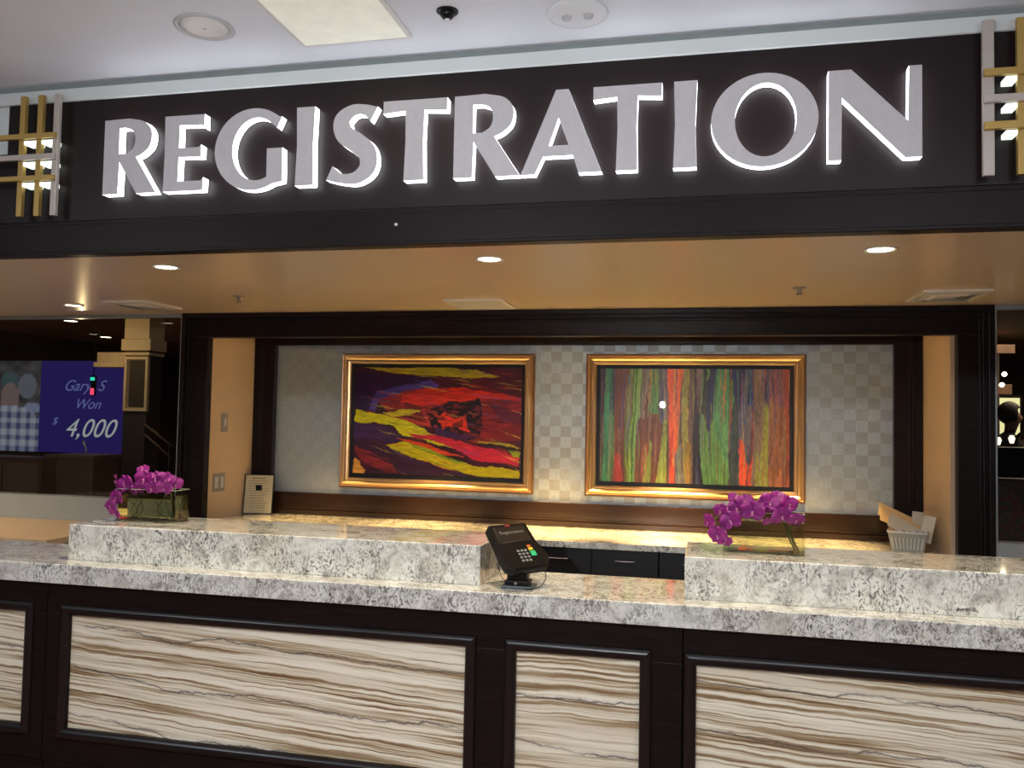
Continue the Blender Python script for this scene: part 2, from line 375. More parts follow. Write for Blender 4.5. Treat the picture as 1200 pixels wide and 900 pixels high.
# ------------------------------------------------------------------ setting
CARPET = carpet('floral_carpet', [(0.05, 0.045, 0.04), (0.16, 0.13, 0.07), (0.30, 0.05, 0.05), (0.10, 0.13, 0.08)])
struct(box('floor', -9, 7, -6, 16, -0.05, 0, CARPET), 'dark patterned carpet')
struct(box('ceiling', -9, 7, -6, 2.905, 2.885, 2.95, WHITEPAINT), 'white lobby ceiling')
LOBBYW = pm('brown_lobby_wallcovering', (0.16, 0.13, 0.11), 0.7)
struct(box('wall_lobby_rear', -9, 7, -6.1, -6, 0, 2.9, LOBBYW), 'lobby wall behind the photographer')
struct(box('wall_lobby_left', -9.1, -9, -6, YA, 0, 2.9, LOBBYW)); struct(box('wall_lobby_right', 7, 7.1, -6, YA, 0, 2.9, LOBBYW))
# band above the sign: pale board, then a flat grey strip painting the shade of a gap
struct(box('trim_1', -9, 7, 2.885, 2.905, 2.806, 2.856, BANDPAINT, bev=0.002), 'pale painted band above the sign')
struct(box('trim_shade_strip', -9, 7, 2.9065, 2.912, 2.857, 2.8845, pm('painted_gap_shade', (0.26, 0.29, 0.28), 0.7)), 'grey strip painting the shade of a gap above the pale band')
struct(box('wall_front', -9, 7, YF+0.001, 3.0, ZS+0.02, 2.95, BANDPAINT), 'upper wall behind the sign')
struct(box('ceiling_soffit', -9, 7, YF-0.02, YA+0.0, ZS, ZS+0.04, SOFFITM), 'beige lowered ceiling over the desk')
struct(box('ceiling_niche', NL-0.2, NR+0.2, YA, YB+0.1, ZS, ZS+0.04, SOFFITM), 'ceiling of the desk niche')
# beam under the sign
bm = bmesh.new()
bx(bm, -9, 7, YF-0.030, YF+0.02, 2.183, 2.300, 0.003); bx(bm, -9, 7, YF-0.018, YF+0.02, 2.300, 2.318, 0.003); bx(bm, -9, 7, YF-0.040, YF+0.02, ZS-0.002, 2.192, 0.003)
struct(obj('trim_2', bm, WOOD), 'dark wood beam under the sign')
# niche back wall and sides
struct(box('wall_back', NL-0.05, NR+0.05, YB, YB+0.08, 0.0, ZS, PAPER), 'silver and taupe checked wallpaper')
struct(box('wall_left', NL-0.10, NL, YA+0.05, YB, 0, ZS, BEIGEM), 'beige side wall of the niche')
struct(box('wall_right', NR, NR+0.10, YA+0.05, YB, 0, ZS, BEIGEM), 'beige side wall of the niche')
# outer dark frame (plane A) : header and stiles with beads
def stile(name, x0, x1, y0, y1, z0, z1, beads, label):
    bm = bmesh.new(); bx(bm, x0, x1, y0, y1, z0, z1, 0.004)
    for a, b_, p in beads: bx(bm, a, b_, y0-p, y0+0.004, z0, z1, 0.0035)
    return struct(obj(name, bm, WOOD), label)
stile('trim_3', -3.147, -2.975, YA, YA+0.06, 0, ZS, [(-3.147, -3.118, 0.020), (-3.104, -3.092, 0.014), (-3.092, -3.078, 0.007)], 'left post of the dark wood portal')
stile('trim_4', 1.225, 1.392, YA, YA+0.06, 0, ZS, [(1.363, 1.392, 0.020), (1.337, 1.349, 0.014), (1.322, 1.337, 0.007)], 'right post of the dark wood portal')
bm = bmesh.new(); bx(bm, -3.147, 1.392, YA-0.001, YA+0.06, 2.032, ZS, 0.004)
for z0, z1, p in ((2.150, 2.179, 0.020), (2.126, 2.138, 0.014), (2.112, 2.126, 0.007), (2.032, 2.048, 0.008)): bx(bm, -3.147, 1.392, YA-p-0.001, YA+0.004, z0, z1, 0.0035)
struct(obj('trim_5', bm, WOOD), 'header of the dark wood portal')
# inner dark frame on the back wall
stile('trim_6', NL, -2.847, YB-0.045, YB, 1.05, ZS, [(-2.952, -2.940, 0.012), (-2.935, -2.925, 0.008)], 'left post of the inner dark frame')
stile('trim_7', 1.050, NR, YB-0.045, YB, 1.05, ZS, [(1.143, 1.155, 0.012), (1.128, 1.138, 0.008)], 'right post of the inner dark frame')
struct(box('trim_8', NL, NR, YB-0.046, YB, 2.040, ZS, WOOD, bev=0.004), 'head of the inner dark frame')
bm = bmesh.new(); bx(bm, NL, NR, YB-0.040, YB, ZLOW, 1.056, 0.004); bx(bm, NL, NR, YB-0.052, YB-0.03, 0.945, 0.960, 0.005); bx(bm, NL, NR, YB-0.060, YB-0.03, ZLOW, 0.944, 0.005)
struct(obj('baseboard_back', bm, WALNUT), 'dark red-brown backsplash moulding')

# glass walls left and right of the portal
def glass_wall(i, x0, x1, edge):
    bm = bmesh.new()
    bx(bm, x0, x1, YA+0.0, YA+0.05, 2.158, ZS, 0.002)
    if edge == 'R': bx(bm, x1-0.014, x1, YA-0.004, YA+0.03, 1.0, 2.16, 0.002)
    else: bx(bm, x0, x0+0.012, YA-0.004, YA+0.03, 1.0, 2.16, 0.002)
    w = struct(obj('window_%d' % i, bm, STEEL), 'aluminium edged glass wall')
    g = box('glass_pane', x0+0.002, x1-0.002, YA+0.012, YA+0.018, 1.0, 2.158, GLASS, w)
    struct(box('wall_low_left' if edge == 'R' else 'wall_low_right', x0, x1, YA, YA+0.10, 0, 1.028 if edge == 'R' else 1.003, GREYWALL), 'low grey wall under the glass')
glass_wall(1, -9, -3.149, 'R'); glass_wall(2, 1.393, 7, 'L')

# ------------------------------------------------------------------ the room behind the glass
RC = 2.62
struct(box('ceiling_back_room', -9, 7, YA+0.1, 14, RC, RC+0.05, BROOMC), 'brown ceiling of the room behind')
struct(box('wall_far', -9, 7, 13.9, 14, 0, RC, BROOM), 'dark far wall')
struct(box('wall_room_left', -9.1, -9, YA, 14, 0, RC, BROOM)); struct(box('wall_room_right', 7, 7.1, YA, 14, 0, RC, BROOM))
struct(box('wall_niche_rear', NL-0.1, NR+0.1, YB+0.09, YB+0.14, 0, RC, BROOM))

# ------------------------------------------------------------------ front desk
def desk(name, label, x0, x1, panels, seed):
    t = thing(name, label, 'desk', ((x0+x1)/2, 3.35, 0), group='front desk units')
    ox, oy = (x0+x1)/2, 3.35
    def B(n, a, b_, y0, y1, z0, z1, m, bev=0.002, par=t): return box(n, a-ox, b_-ox, y0-oy, y1-oy, z0, z1, m, par, bev)
    B('carcass', x0, x1, 3.192, 3.62, 0.0, ZLB, WOOD)
    B('rail', x0, x1, 3.166, 3.192, 0.694, ZLB, WOOD); B('rail', x0, x1, 3.166, 3.192, 0.08, 0.218, WOOD)
    B('toe_kick', x0, x1, 3.178, 3.192, 0.0, 0.08, WOOD)
    xs = [x0]+[v for p in panels for v in p]+[x1]
    for a, b_ in zip(xs[0::2], xs[1::2]):
        if b_-a > 0.004: B('stile', a, b_, 3.166, 3.192, 0.218, 0.694, WOOD)
    for i, (a, b_) in enumerate(panels):
        o = B('stone_panel', a, b_, 3.1805, 3.1925, 0.218, 0.694, onyx(seed+i*3.3, 0.05 if i == 0 else 0.0, 'striped_stone'), 0.0)
        bm = bmesh.new()
        moulding(bm, a-ox-0.044, b_-ox+0.044, 0.218-0.044, 0.694+0.044, 3.166-oy, [(0, 0)]+[(0.001+0.042*k/12, 0.017*math.sin(PI*(0.12+0.80*k/12))**0.8) for k in range(13)]+[(0.0435, -0.015)], split=True)
        obj('panel_moulding', bm, MOULD, t, True)
    return t
desk('front_desk', 'dark wood desk front at the left edge with a stone panel cut by the frame', -5.0, -2.752, [(-4.5, -2.857)], 1.0)
desk('front_desk', 'dark wood desk front with one long and one narrow striped stone panel', -2.748, -0.0765, [(-2.6355, -0.8856), (-0.6875, -0.228)], 4.2)
desk('front_desk', 'dark wood desk front right of the seam with a long striped stone panel', -0.0725, 2.6, [(-0.0264, 2.2)], 8.7)

def slab(name, x0, x1, y0, y1, z0, z1, label, cat, bev=0.004):
    o = box(name, x0, x1, y0, y1, z0, z1, GRANITE, None, bev); return tag(o, label, cat)
slab('granite_countertop', -5.0, 2.6, YC, YG, ZLB, ZLOW, 'long lower granite countertop running along the desk front', 'countertop')
slab('granite_ledge', -2.728, -0.856, YU, YG+0.03, ZLOW, ZUP, 'raised granite ledge left of the card terminal', 'ledge')
slab('granite_ledge', -0.0734, 2.6, YU, YG+0.03, ZLOW, ZUP, 'raised granite ledge right of the gap under the right vase', 'ledge')
# back counter
slab('back_countertop', NL, NR, YK, YB-0.04, 0.875, ZLOW, 'brightly lit granite worktop along the back wall below the paintings', 'countertop', 0.003)
def cabinet(label, cx, n, wd=0.36):
    x0 = cx-wd/2; x1 = x0+n*wd
    t = thing('drawer_cabinet', label, 'cabinet', ((x0+x1)/2, 4.95, 0)); ox = (x0+x1)/2; oy = 4.95
    box('carcass', x0-ox+0.001, x1-ox-0.001, 4.672-oy, 5.25-oy, 0, 0.875, DRAWERM, t, 0.001)
    for k in range(n):
        a = x0+k*wd; c = a+wd/2
        for nm, z0, z1, hz in (('drawer', 0.725, 0.870, 0.815), ('door', 0.085, 0.719, 0.66)):
            d = box(nm, a-ox+0.003, a+wd-ox-0.003, 4.650-oy, 4.671-oy, z0, z1, DRAWERM, t, 0.0015)
            hb = bmesh.new(); y = 4.650-oy
            tube(hb, [(c-ox-0.055, y, hz), (c-ox-0.055, y-0.022, hz), (c-ox-0.048, y-0.026, hz), (c-ox+0.048, y-0.026, hz), (c-ox+0.055, y-0.022, hz), (c-ox+0.055, y, hz)], 0.004)
            obj('handle', hb, CHROME, d, True)
    return t
cabinet('black drawer cabinet at the left end behind the raised ledge', -2.58, 4)
cabinet('black drawer cabinet with thin chrome handles seen through the gap beside the card terminal', -1.14, 3)
cabinet('black drawer cabinet at the right end behind the right ledge', -0.06, 3)
# tan desk behind the left end
t = thing('side_desk', 'tan laminate desk behind the left end of the granite counter', 'desk', (-4.4, 4.25, 0))
box('desktop', -1.6, 1.0, -0.36, 0.395, 0.845, 0.88, TANM, t, 0.003); box('desk_body', -1.58, 0.98, -0.33, 0.39, 0, 0.845, TANM, t, 0.002)
t = thing('side_desk', 'tan laminate desk at the right edge behind the granite ledge', 'desk', (2.5, 4.25, 0))
box('desktop', -1.0, 1.5, -0.3, 0.395, 0.875, 0.91, TANM, t, 0.003); box('desk_body', -0.98, 1.48, -0.27, 0.39, 0, 0.875, TANM, t, 0.002)
t = thing('paper_stack', 'white paper stack on the tan desk cut off by the left picture edge', 'paper', (-4.10, 4.01, 0.88))
for k in range(5):
    b2 = box('sheet_bundle', -0.10, 0.10, -0.07, 0.07, 0.022*k+0.0005, 0.022*k+0.0215, PLASTW, t, 0.001); b2.rotation_euler.z = 0.03*(k % 3-1)

# ------------------------------------------------------------------ sign
def ell(cx, cy, rx, ry, a0, a1, n):
    return [(cx+rx*math.cos(math.radians(a0+(a1-a0)*k/(n-1))), cy+ry*math.sin(math.radians(a0+(a1-a0)*k/(n-1)))) for k in range(n)]
def stroke(P, Wd, per=7):
    C = spline([(x, y, 0) for x, y in P], per); ws = spline([(w, 0, 0) for w in Wd], per)
    L, Rr = [], []
    for i, p in enumerate(C):
        d = (C[min(i+1, len(C)-1)]-C[max(i-1, 0)]).normalized(); n = Vector((-d.y, d.x, 0)); w = ws[i].x/2
        L.append(((p+n*w).x, (p+n*w).y)); Rr.append(((p-n*w).x, (p-n*w).y))
    return L+Rr[::-1]
def xy2(P): return [(v.x, v.y) for v in spline([(a, b_, 0) for a, b_ in P], 6)]
LET = {
 'I': [[(0, 0), (0.25, 0), (0.235, 0.5), (0.25, 1), (0, 1), (0.015, 0.5)]],
 'T': [[(0, 1), (0.83, 1), (0.83, 0.845), (0.54, 0.865), (0.53, 0.5), (0.545, 0), (0.285, 0), (0.30, 0.5), (0.29, 0.865), (0, 0.845)]],
 'E': [[(0, 0), (0.58, 0), (0.585, 0.17), (0.55, 0.13), (0.215, 0.13), (0.22, 0.45), (0.54, 0.44), (0.54, 0.60), (0.50, 0.57), (0.22, 0.57), (0.22, 0.87), (0.55, 0.86), (0.58, 0.82), (0.58, 1), (0, 1), (0.01, 0.5)]],
 'N': [[(0, 0), (0.135, 0), (0.14, 0.69), (0.78, 0), (0.95, 0), (0.95, 1), (0.82, 1), (0.81, 0.40), (0.235, 1), (0, 1)]],
 'A': [[(0, 0), (0.17, 0), (0.27, 0.21), (0.62, 0.21), (0.69, 0), (0.96, 0), (0.56, 1), (0.41, 1)], [(0.335, 0.335), (0.445, 0.66), (0.57, 0.335)]],
 'O': [ell(0.575, 0.5, 0.575, 0.53, 0, 354, 60), ell(0.59, 0.5, 0.33, 0.415, 0, 354, 60)],
 'G': [ell(0.56, 0.5, 0.56, 0.53, 50, 300, 44)+[(0.99, 0.07), (0.985, 0.50), (0.76, 0.50), (0.765, 0.13)]+ell(0.61, 0.5, 0.35, 0.405, 300, 60, 36)+[(0.90, 0.76), (0.965, 0.90)]],
 'R': [[(0, 0), (0, 1)]+xy2([(0.38, 1.01), (0.60, 0.96), (0.71, 0.86), (0.735, 0.745), (0.70, 0.62), (0.60, 0.53), (0.50, 0.485)])+[(0.82, 0), (0.52, 0), (0.245, 0.43), (0.235, 0)],
       [(0.235, 0.54), (0.235, 0.885)]+xy2([(0.33, 0.885), (0.44, 0.84), (0.48, 0.73), (0.45, 0.61), (0.35, 0.54)])],
 'S': [stroke([(0.62, 0.855), (0.50, 0.915), (0.33, 0.915), (0.19, 0.80), (0.22, 0.63), (0.40, 0.50), (0.54, 0.37), (0.545, 0.19), (0.40, 0.07), (0.20, 0.065), (0.03, 0.14)],
              [0.20, 0.13, 0.15, 0.22, 0.24, 0.25, 0.24, 0.22, 0.16, 0.12, 0.19])],
}
sgn = thing('sign', 'large lit registration sign of pewter letters on a dark brown board', 'sign', (-0.8, YF, 2.33))
bm = bmesh.new()
bx(bm, -2.80+0.8, 7, -0.012, 0.0, 2.320-2.33, 2.806-2.33, 0.001); bx(bm, -9, -2.80+0.8, -0.012, 0.0, 2.320-2.33, 2.606-2.33, 0.001)
sb = obj('sign_board', bm, BOARD, sgn)
H = 0.294
for ch, x, ws in (('R', -2.312, .98), ('E', -2.045, 1.0), ('G', -1.827, .97), ('I', -1.492, 1.0), ('S', -1.364, .98), ('T', -1.150, .99), ('R', -0.881, 1.0), ('A', -0.637, 1.0), ('T', -0.386, .95), ('I', -0.115, 1.04), ('O', 0.007, 1.0), ('N', 0.375, 1.0)):
    me = fill2d([[(px*H*ws, py*H) for px, py in L] for L in LET[ch]], 0.037)
    o = link('letter', me, [FACE], sgn)
    # split: front/back stay the pewter face, the returns become the lit edge
    bmf = bmesh.new(); bmf.from_mesh(me); bme = bmf.copy()
    bmesh.ops.delete(bmf, geom=[f for f in bmf.faces if abs(f.normal.z) < 0.5], context='FACES'); bmf.to_mesh(me); bmf.free()
    bmesh.ops.delete(bme, geom=[f for f in bme.faces if abs(f.normal.z) >= 0.5], context='FACES')
    me2 = bpy.data.meshes.new('lit_edge'); bme.to_mesh(me2); bme.free()
    e = link('lit_edge', me2, [LED], o)
    o.matrix_local = Matrix.Translation((x+0.8, -0.012-0.002-0.0185, 2.408-2.33)) @ STAND
    o['label'] = 'pewter letter %s with a white lit edge' % ch
# gold lattices at both ends of the sign
def lattice(label, vs, hs, z0, z1, reflections):
    t = thing('gold_lattice', label, 'ornament', (0, YF-0.012, 2.33), group='gold lattices beside the sign')
    for i, (x, w, m) in enumerate(vs): box('vertical_bar', x, x+w, -0.050, -0.032, z0-2.33, z1-2.33, m, t, 0.0015)
    for (xa, xb, z, h, m) in hs: box('horizontal_bar', xa, xb, -0.066, -0.050, z-2.33, z+h-2.33, m, t, 0.0015)
    for (x, w, z) in reflections: box('reflection_block', x, x+w, -0.050, -0.001, z-2.33, z+0.016-2.33, GLINT, t, 0.001)  # glowing blocks stand in for bright reflections in the glossy board
lattice('gold lattice at the left end of the sign', [(-2.700, 0.024, BRASS), (-2.618, 0.024, BRASS), (-2.542, 0.024, SILVER)],
        [(-2.790, -2.520, 2.642, 0.020, BRASS), (-2.900, -2.520, 2.556, 0.022, SILVER), (-2.900, -2.520, 2.472, 0.020, BRASS)], 2.333, 2.822,
        [(-2.676, 0.058, 2.622), (-2.594, 0.052, 2.622), (-2.676, 0.058, 2.536), (-2.594, 0.052, 2.536), (-2.676, 0.058, 2.452), (-2.594, 0.052, 2.452)])
lattice('gold lattice at the right end of the sign', [(0.826, 0.032, SILVER), (0.922, 0.026, BRASS), (1.018, 0.026, BRASS)],
        [(0.826, 1.16, 2.644, 0.022, BRASS), (0.826, 1.16, 2.560, 0.024, SILVER), (0.826, 1.16, 2.476, 0.024, BRASS)], 2.336, 2.826,
        [(0.890, 0.032, 2.628), (0.890, 0.032, 2.543), (0.890, 0.032, 2.459), (0.986, 0.032, 2.628), (0.986, 0.032, 2.543), (0.986, 0.032, 2.459)])
bm = bmesh.new(); lathe(bm, [(0.006, 0), (0.006, -0.003), (0.003, -0.004)], (-1.098, YF-0.0305, 2.255), 14, 'Y')
tag(obj('beam_sensor', bm, TRIMW), 'tiny round sensor on the dark beam under the sign', 'sensor')

# ------------------------------------------------------------------ ceiling fittings
def downlight(label, x, y, r=0.056, e=36, z=ZS, spot=True):
    t = thing('ceiling_light', label, 'light', (x, y, z))
    bm = bmesh.new(); lathe(bm, [(r, -0.001), (r+0.001, -0.004), (r-0.006, -0.005), (r-0.006, -0.002)], (0, 0, 0), 32); obj('trim_ring', bm, TRIMW, t, True)
    bm = bmesh.new(); lathe(bm, [(r-0.006, -0.0012), (r*0.5, -0.0038), (0.002, -0.0045)], (0, 0, 0), 32); obj('lens', bm, LAMP, t, True)
    if spot: light('downlight_beam', 'SPOT', (x, y, z-0.03), e, (1.0, 0.83, 0.58), (0, 0, 0), 0.03, spot=120, blend=0.8)
    return t
downlight('round recessed downlight at the left in the beige soffit', -2.235, 3.165)
downlight('round recessed downlight in the middle of the beige soffit', -0.823, 3.165)
downlight('round recessed downlight at the right in the beige soffit', 0.589, 3.165)
downlight('small recessed downlight near the glass wall at far left', -3.582, 4.224, e=5)
downlight('unseen downlight added in the soffit beyond the left picture edge', -4.7, 3.55, e=60)  # out-of-view fixture, added to brighten the tan side desk
for i, x in enumerate((-2.45, -1.72, -0.90, -0.20, 0.55)):
    nm = ('leftmost', 'second', 'middle', 'fourth', 'rightmost')[i]
    downlight('%s downlight hidden in the niche ceiling above the back counter' % nm, x, 4.93, e=0, spot=False)
    light('niche_beam', 'SPOT', (x, 4.93, ZS-0.03), (110, 230, 380, 400, 210)[i], (1.0, 0.64, 0.25), (math.radians(2), 0, 0), 0.02, spot=44, blend=0.9)
def diffuser(label, x0, x1, y0, y1, plain=False):
    t = thing('ceiling_vent', label, 'vent', ((x0+x1)/2, (y0+y1)/2, ZS)); a, b_ = (x1-x0)/2, (y1-y0)/2
    def ring(bm, k0, k1, zz0, zz1):
        vs = []
        for k, zz in ((k0, zz0), (k1, zz1)): vs.append([bm.verts.new((sx*a*k, sy*b_*k, zz)) for sx, sy in ((-1, -1), (1, -1), (1, 1), (-1, 1))])
        for i in range(4): bm.faces.new((vs[0][i], vs[0][(i+1) % 4], vs[1][(i+1) % 4], vs[1][i]))
    bm = bmesh.new(); ring(bm, 1.0, 1.0, -0.0005, -0.008); ring(bm, 1.0, 0.88, -0.008, -0.009); ring(bm, 0.88, 0.86, -0.009, -0.001); obj('frame', bm, TRIMW, t)
    if plain: box('grille_panel', -a*0.86, a*0.86, -b_*0.86, b_*0.86, -0.007, -0.001, VENTG, t)
    else:
        box('backing', -a*0.86, a*0.86, -b_*0.86, b_*0.86, -0.002, -0.0005, PLATE, t)
        for k in (0.80, 0.58, 0.36):
            bm = bmesh.new(); ring(bm, k, k-0.15, -0.002-0.004, -0.016); ring(bm, k-0.15, k-0.155, -0.016, -0.015); ring(bm, k-0.155, k-0.01, -0.015, -0.004); obj('louvre', bm, VENTG if k != 0.58 else TRIMW, t)
        box('centre_plate', -a*0.18, a*0.18, -b_*0.18, b_*0.18, -0.016, -0.003, VENTG, t)
diffuser('flat white ceiling vent in the middle of the soffit', -1.335, -1.02, 4.205, 4.55, True)
diffuser('square louvred ceiling vent at the right of the soffit', 0.945, 1.235, 4.12, 4.46)
diffuser('square louvred ceiling vent at the left near the glass', -3.29, -2.99, 4.08, 4.40)
def sprinkler(label, x, y):
    t = thing('sprinkler_head', label, 'sprinkler', (x, y, ZS))
    bm = bmesh.new(); lathe(bm, [(0.030, -0.0005), (0.030, -0.003), (0.010, -0.006), (0.008, -0.020), (0.012, -0.024)], (0, 0, 0), 20); obj('escutcheon', bm, PLATE, t, True)
    bm = bmesh.new(); lathe(bm, [(0.016, -0.028), (0.016, -0.030)], (0, 0, 0), 12); obj('deflector', bm, CHROME, t)
    bm = bmesh.new()
    for s in (-1, 1): tube(bm, [(s*0.010, 0, -0.022), (s*0.011, 0, -0.026), (s*0.004, 0, -0.029)], 0.0012, 5)
    obj('frame_arm', bm, CHROME, t)
sprinkler('sprinkler head in the soffit above the right painting', 0.404, 3.995)
sprinkler('sprinkler head in the soffit right of the left vent', -2.38, 3.989)
ZC = 2.885
t = thing('ceiling_speaker', 'round white speaker grille on the white ceiling', 'speaker', (-1.69, 2.555, ZC))
bm = bmesh.new(); lathe(bm, [(0.098, -0.0005), (0.100, -0.004), (0.092, -0.007), (0.088, -0.003)], (0, 0, 0), 48); obj('rim', bm, VENTG, t, True)
bm = bmesh.new(); lathe(bm, [(0.088, -0.0025), (0.06, -0.006), (0.008, -0.007)], (0, 0, 0), 48); obj('grille', bm, TRIMW, t, True)
bm = bmesh.new(); lathe(bm, [(0.006, -0.007), (0.004, -0.010)], (0, 0, 0), 12); obj('centre_badge', bm, VENTG, t)
t = thing('ceiling_panel_light', 'pale yellow rectangular light panel at the top of the white ceiling', 'light', (-1.21, 2.35, ZC))
LENS = pm('yellow_panel_lens', (0.72, 0.73, 0.62), 0.5, emit=(1.0, 0.99, 0.82), es=0.18)
box('frame', -0.205, 0.205, -0.62, 0.395, -0.010, -0.0005, TRIMW, t, 0.002); box('lens', -0.190, 0.190, -0.605, 0.380, -0.013, -0.0101, LENS, t, 0.001)
t = thing('eyeball_light', 'small dark eyeball downlight on the white ceiling', 'light', (-0.834, 2.60, ZC))
bm = bmesh.new(); lathe(bm, [(0.036, -0.0005), (0.036, -0.004), (0.027, -0.006)], (0, 0, 0), 28); obj('trim_ring', bm, BLACKP, t, True)
bm = bmesh.new(); lathe(bm, [(0.025, -0.003), (0.024, -0.014), (0.017, -0.024), (0.008, -0.028)], (0, 0, 0), 24); obj('eyeball', bm, BLACKP, t, True)
bm = bmesh.new(); lathe(bm, [(0.008, -0.028), (0.006, -0.032)], (0, 0, 0), 12); obj('lamp', bm, TRIMW, t)
t = thing('emergency_light', 'round white emergency light with two lamps on the ceiling', 'light', (-0.42, 2.69, ZC))
bm = bmesh.new(); lathe(bm, [(0.100, -0.0005), (0.098, -0.007), (0.085, -0.010), (0.05, -0.012)], (0, 0, 0), 40); obj('cover', bm, pm('white_cover', (0.72, 0.74, 0.75), 0.5, noise=0.01), t, True)
for s in (-1, 1):
    bm = bmesh.new(); lathe(bm, [(0.016, -0.011), (0.014, -0.020), (0.008, -0.022)], (s*0.036, 0.0, 0), 18); obj('lamp', bm, VENTG, t, True)

# ------------------------------------------------------------------ paintings (printed colour per vertex on a fine grid)
def vnoise(shape, cells, seed):
    rs = np.random.RandomState(seed); g = rs.rand(cells[0]+2, cells[1]+2)
    y = np.linspace(0, cells[0], shape[0]); x = np.linspace(0, cells[1], shape[1])
    yi = y.astype(int); xi = x.astype(int); fy = y-yi; fx = x-xi; fy = fy*fy*(3-2*fy); fx = fx*fx*(3-2*fx)
    a = g[np.ix_(yi, xi)]; b_ = g[np.ix_(yi, xi+1)]; c = g[np.ix_(yi+1, xi)]; d = g[np.ix_(yi+1, xi+1)]
    fx = fx[None, :]; fy = fy[:, None]
    return a*(1-fx)*(1-fy)+b_*fx*(1-fy)+c*(1-fx)*fy+d*fx*fy
def poly_mask(X, Y, pts):
    ins = np.zeros(X.shape, bool); n = len(pts)
    for i in range(n):
        x0, y0 = pts[i]; x1, y1 = pts[(i+1) % n]
        if y0 == y1: continue
        c = ((y0 > Y) != (y1 > Y)) & (X < (x1-x0)*(Y-y0)/(y1-y0)+x0); ins ^= c
    return ins
def srgb(c): 
    c = np.array(c, float)/255; return np.where(c <= 0.04045, c/12.92, ((c+0.055)/1.055)**2.4)
def art_left(NY, NX):
    V, U = np.meshgrid(np.linspace(0, 1, NY), np.linspace(0, 1, NX), indexing='ij')      # V down
    wx = (vnoise((NY, NX), (7, 8), 1)-.5)*0.022+(vnoise((NY, NX), (70, 60), 2)-.5)*0.012
    wy = (vnoise((NY, NX), (6, 9), 3)-.5)*0.03+(vnoise((NY, NX), (80, 50), 4)-.5)*0.013
    X = (U+wx)*970; Y = (V+wy)*640       # units of the 5x crop, origin at the print's corner
    C = np.zeros((NY, NX, 3)); C[:] = srgb((52, 20, 42))
    n1 = vnoise((NY, NX), (26, 6), 5)[..., None]; C = C*(1-n1*.5)+srgb((88, 22, 30))*n1*.5
    def P(col, pts, k=1.0, var=0.35, sd=6):
        nonlocal C
        m = poly_mask(X, Y, pts)[..., None]*k
        n = vnoise((NY, NX), (50, 9), sd)[..., None]; n2 = vnoise((NY, NX), (8, 7), sd+50)[..., None]
        c = srgb(col)*(1-var+2*var*n*.6+var*.6*n2); C = C*(1-m)+c*m
    P((40, 16, 62), [(0, 30), (420, 60), (470, 110), (300, 130), (180, 190), (60, 260), (0, 250)], 0.9)
    P((70, 62, 150), [(80, 255), (140, 150), (240, 110), (360, 100), (480, 95), (500, 120), (320, 140), (250, 180), (150, 190), (130, 260)], 0.75, 0.9, 9)
    P((96, 80, 190), [(385, 120), (400, 85), (450, 80), (490, 100), (470, 122)], 0.7, 0.6, 10)
    P((125, 28, 34), [(140, 195), (280, 150), (420, 120), (560, 110), (800, 125), (970, 180), (970, 420), (700, 440), (560, 360), (430, 330), (300, 290), (200, 265)], 0.95, 0.5, 7)
    P((196, 42, 26), [(280, 175), (430, 125), (600, 115), (760, 140), (970, 178), (970, 200), (790, 185), (620, 200), (400, 230), (280, 215)], 0.85, 0.45, 8)
    P((80, 16, 34), [(850, 0), (970, 0), (970, 170), (820, 130), (690, 120), (700, 40)], 0.8, 0.3, 12)
    P((60, 22, 52), [(780, 220), (970, 260), (970, 330), (860, 300)], 0.6, 0.5, 13)
    P((190, 60, 50), [(60, 262), (300, 300), (430, 330), (400, 250), (460, 225), (560, 330), (520, 370), (260, 320)], 0.9, 0.4, 14)
    P((158, 148, 30), [(30, 0), (500, 5), (700, 5), (760, 25), (850, 48), (700, 56), (560, 55), (400, 50), (200, 30)], 1, 0.18, 15)
    P((194, 194, 18), [(0, 255), (60, 268), (200, 285), (330, 325), (420, 365), (450, 390), (560, 430), (620, 480), (480, 455), (400, 420), (330, 412), (280, 400), (230, 345), (130, 330), (60, 342), (0, 335)], 1, 0.16, 16)
    P((190, 178, 36), [(170, 270), (300, 255), (400, 258), (330, 290), (240, 292)], 1, 0.2, 17)
    P((62, 34, 82), [(0, 345), (120, 338), (220, 360), (290, 425), (240, 460), (160, 455), (0, 430)], 1, 0.4, 18)
    P((205, 66, 28), [(240, 425), (330, 428), (440, 455), (560, 500), (660, 530), (560, 520), (420, 490), (330, 445)], 1, 0.3, 19)
    P((176, 168, 14), [(190, 470), (300, 440), (420, 480), (560, 540), (700, 575), (840, 580), (970, 590), (970, 640), (760, 640), (640, 620), (520, 590), (420, 560), (280, 530)], 1, 0.2, 20)
    P((110, 150, 22), [(340, 455), (440, 480), (540, 520), (660, 565), (600, 570), (480, 520), (360, 480)], 0.7, 0.3, 21)
    P((186, 32, 62), [(300, 370), (340, 395), (470, 400), (620, 430), (800, 470), (970, 515), (970, 565), (840, 555), (700, 540), (600, 480), (470, 430), (360, 415)], 1, 0.28, 22)
    P((150, 140, 40), [(700, 425), (780, 425), (960, 450), (955, 465), (840, 450)], 1, 0.2, 23)
    P((28, 14, 22), [(760, 440), (860, 452), (950, 468), (930, 480), (820, 465)], 1, 0.2, 24)
    P((140, 160, 24), [(900, 478), (970, 480), (970, 520), (930, 510)], 1, 0.2, 25)
    P((50, 24, 56), [(0, 440), (150, 465), (260, 500), (400, 560), (560, 600), (700, 640), (300, 640), (120, 560), (0, 470)], 0.9, 0.4, 26)
    P((128, 40, 46), [(0, 470), (110, 540), (240, 590), (260, 640), (200, 640), (60, 570), (0, 510)], 0.8, 0.5, 27)
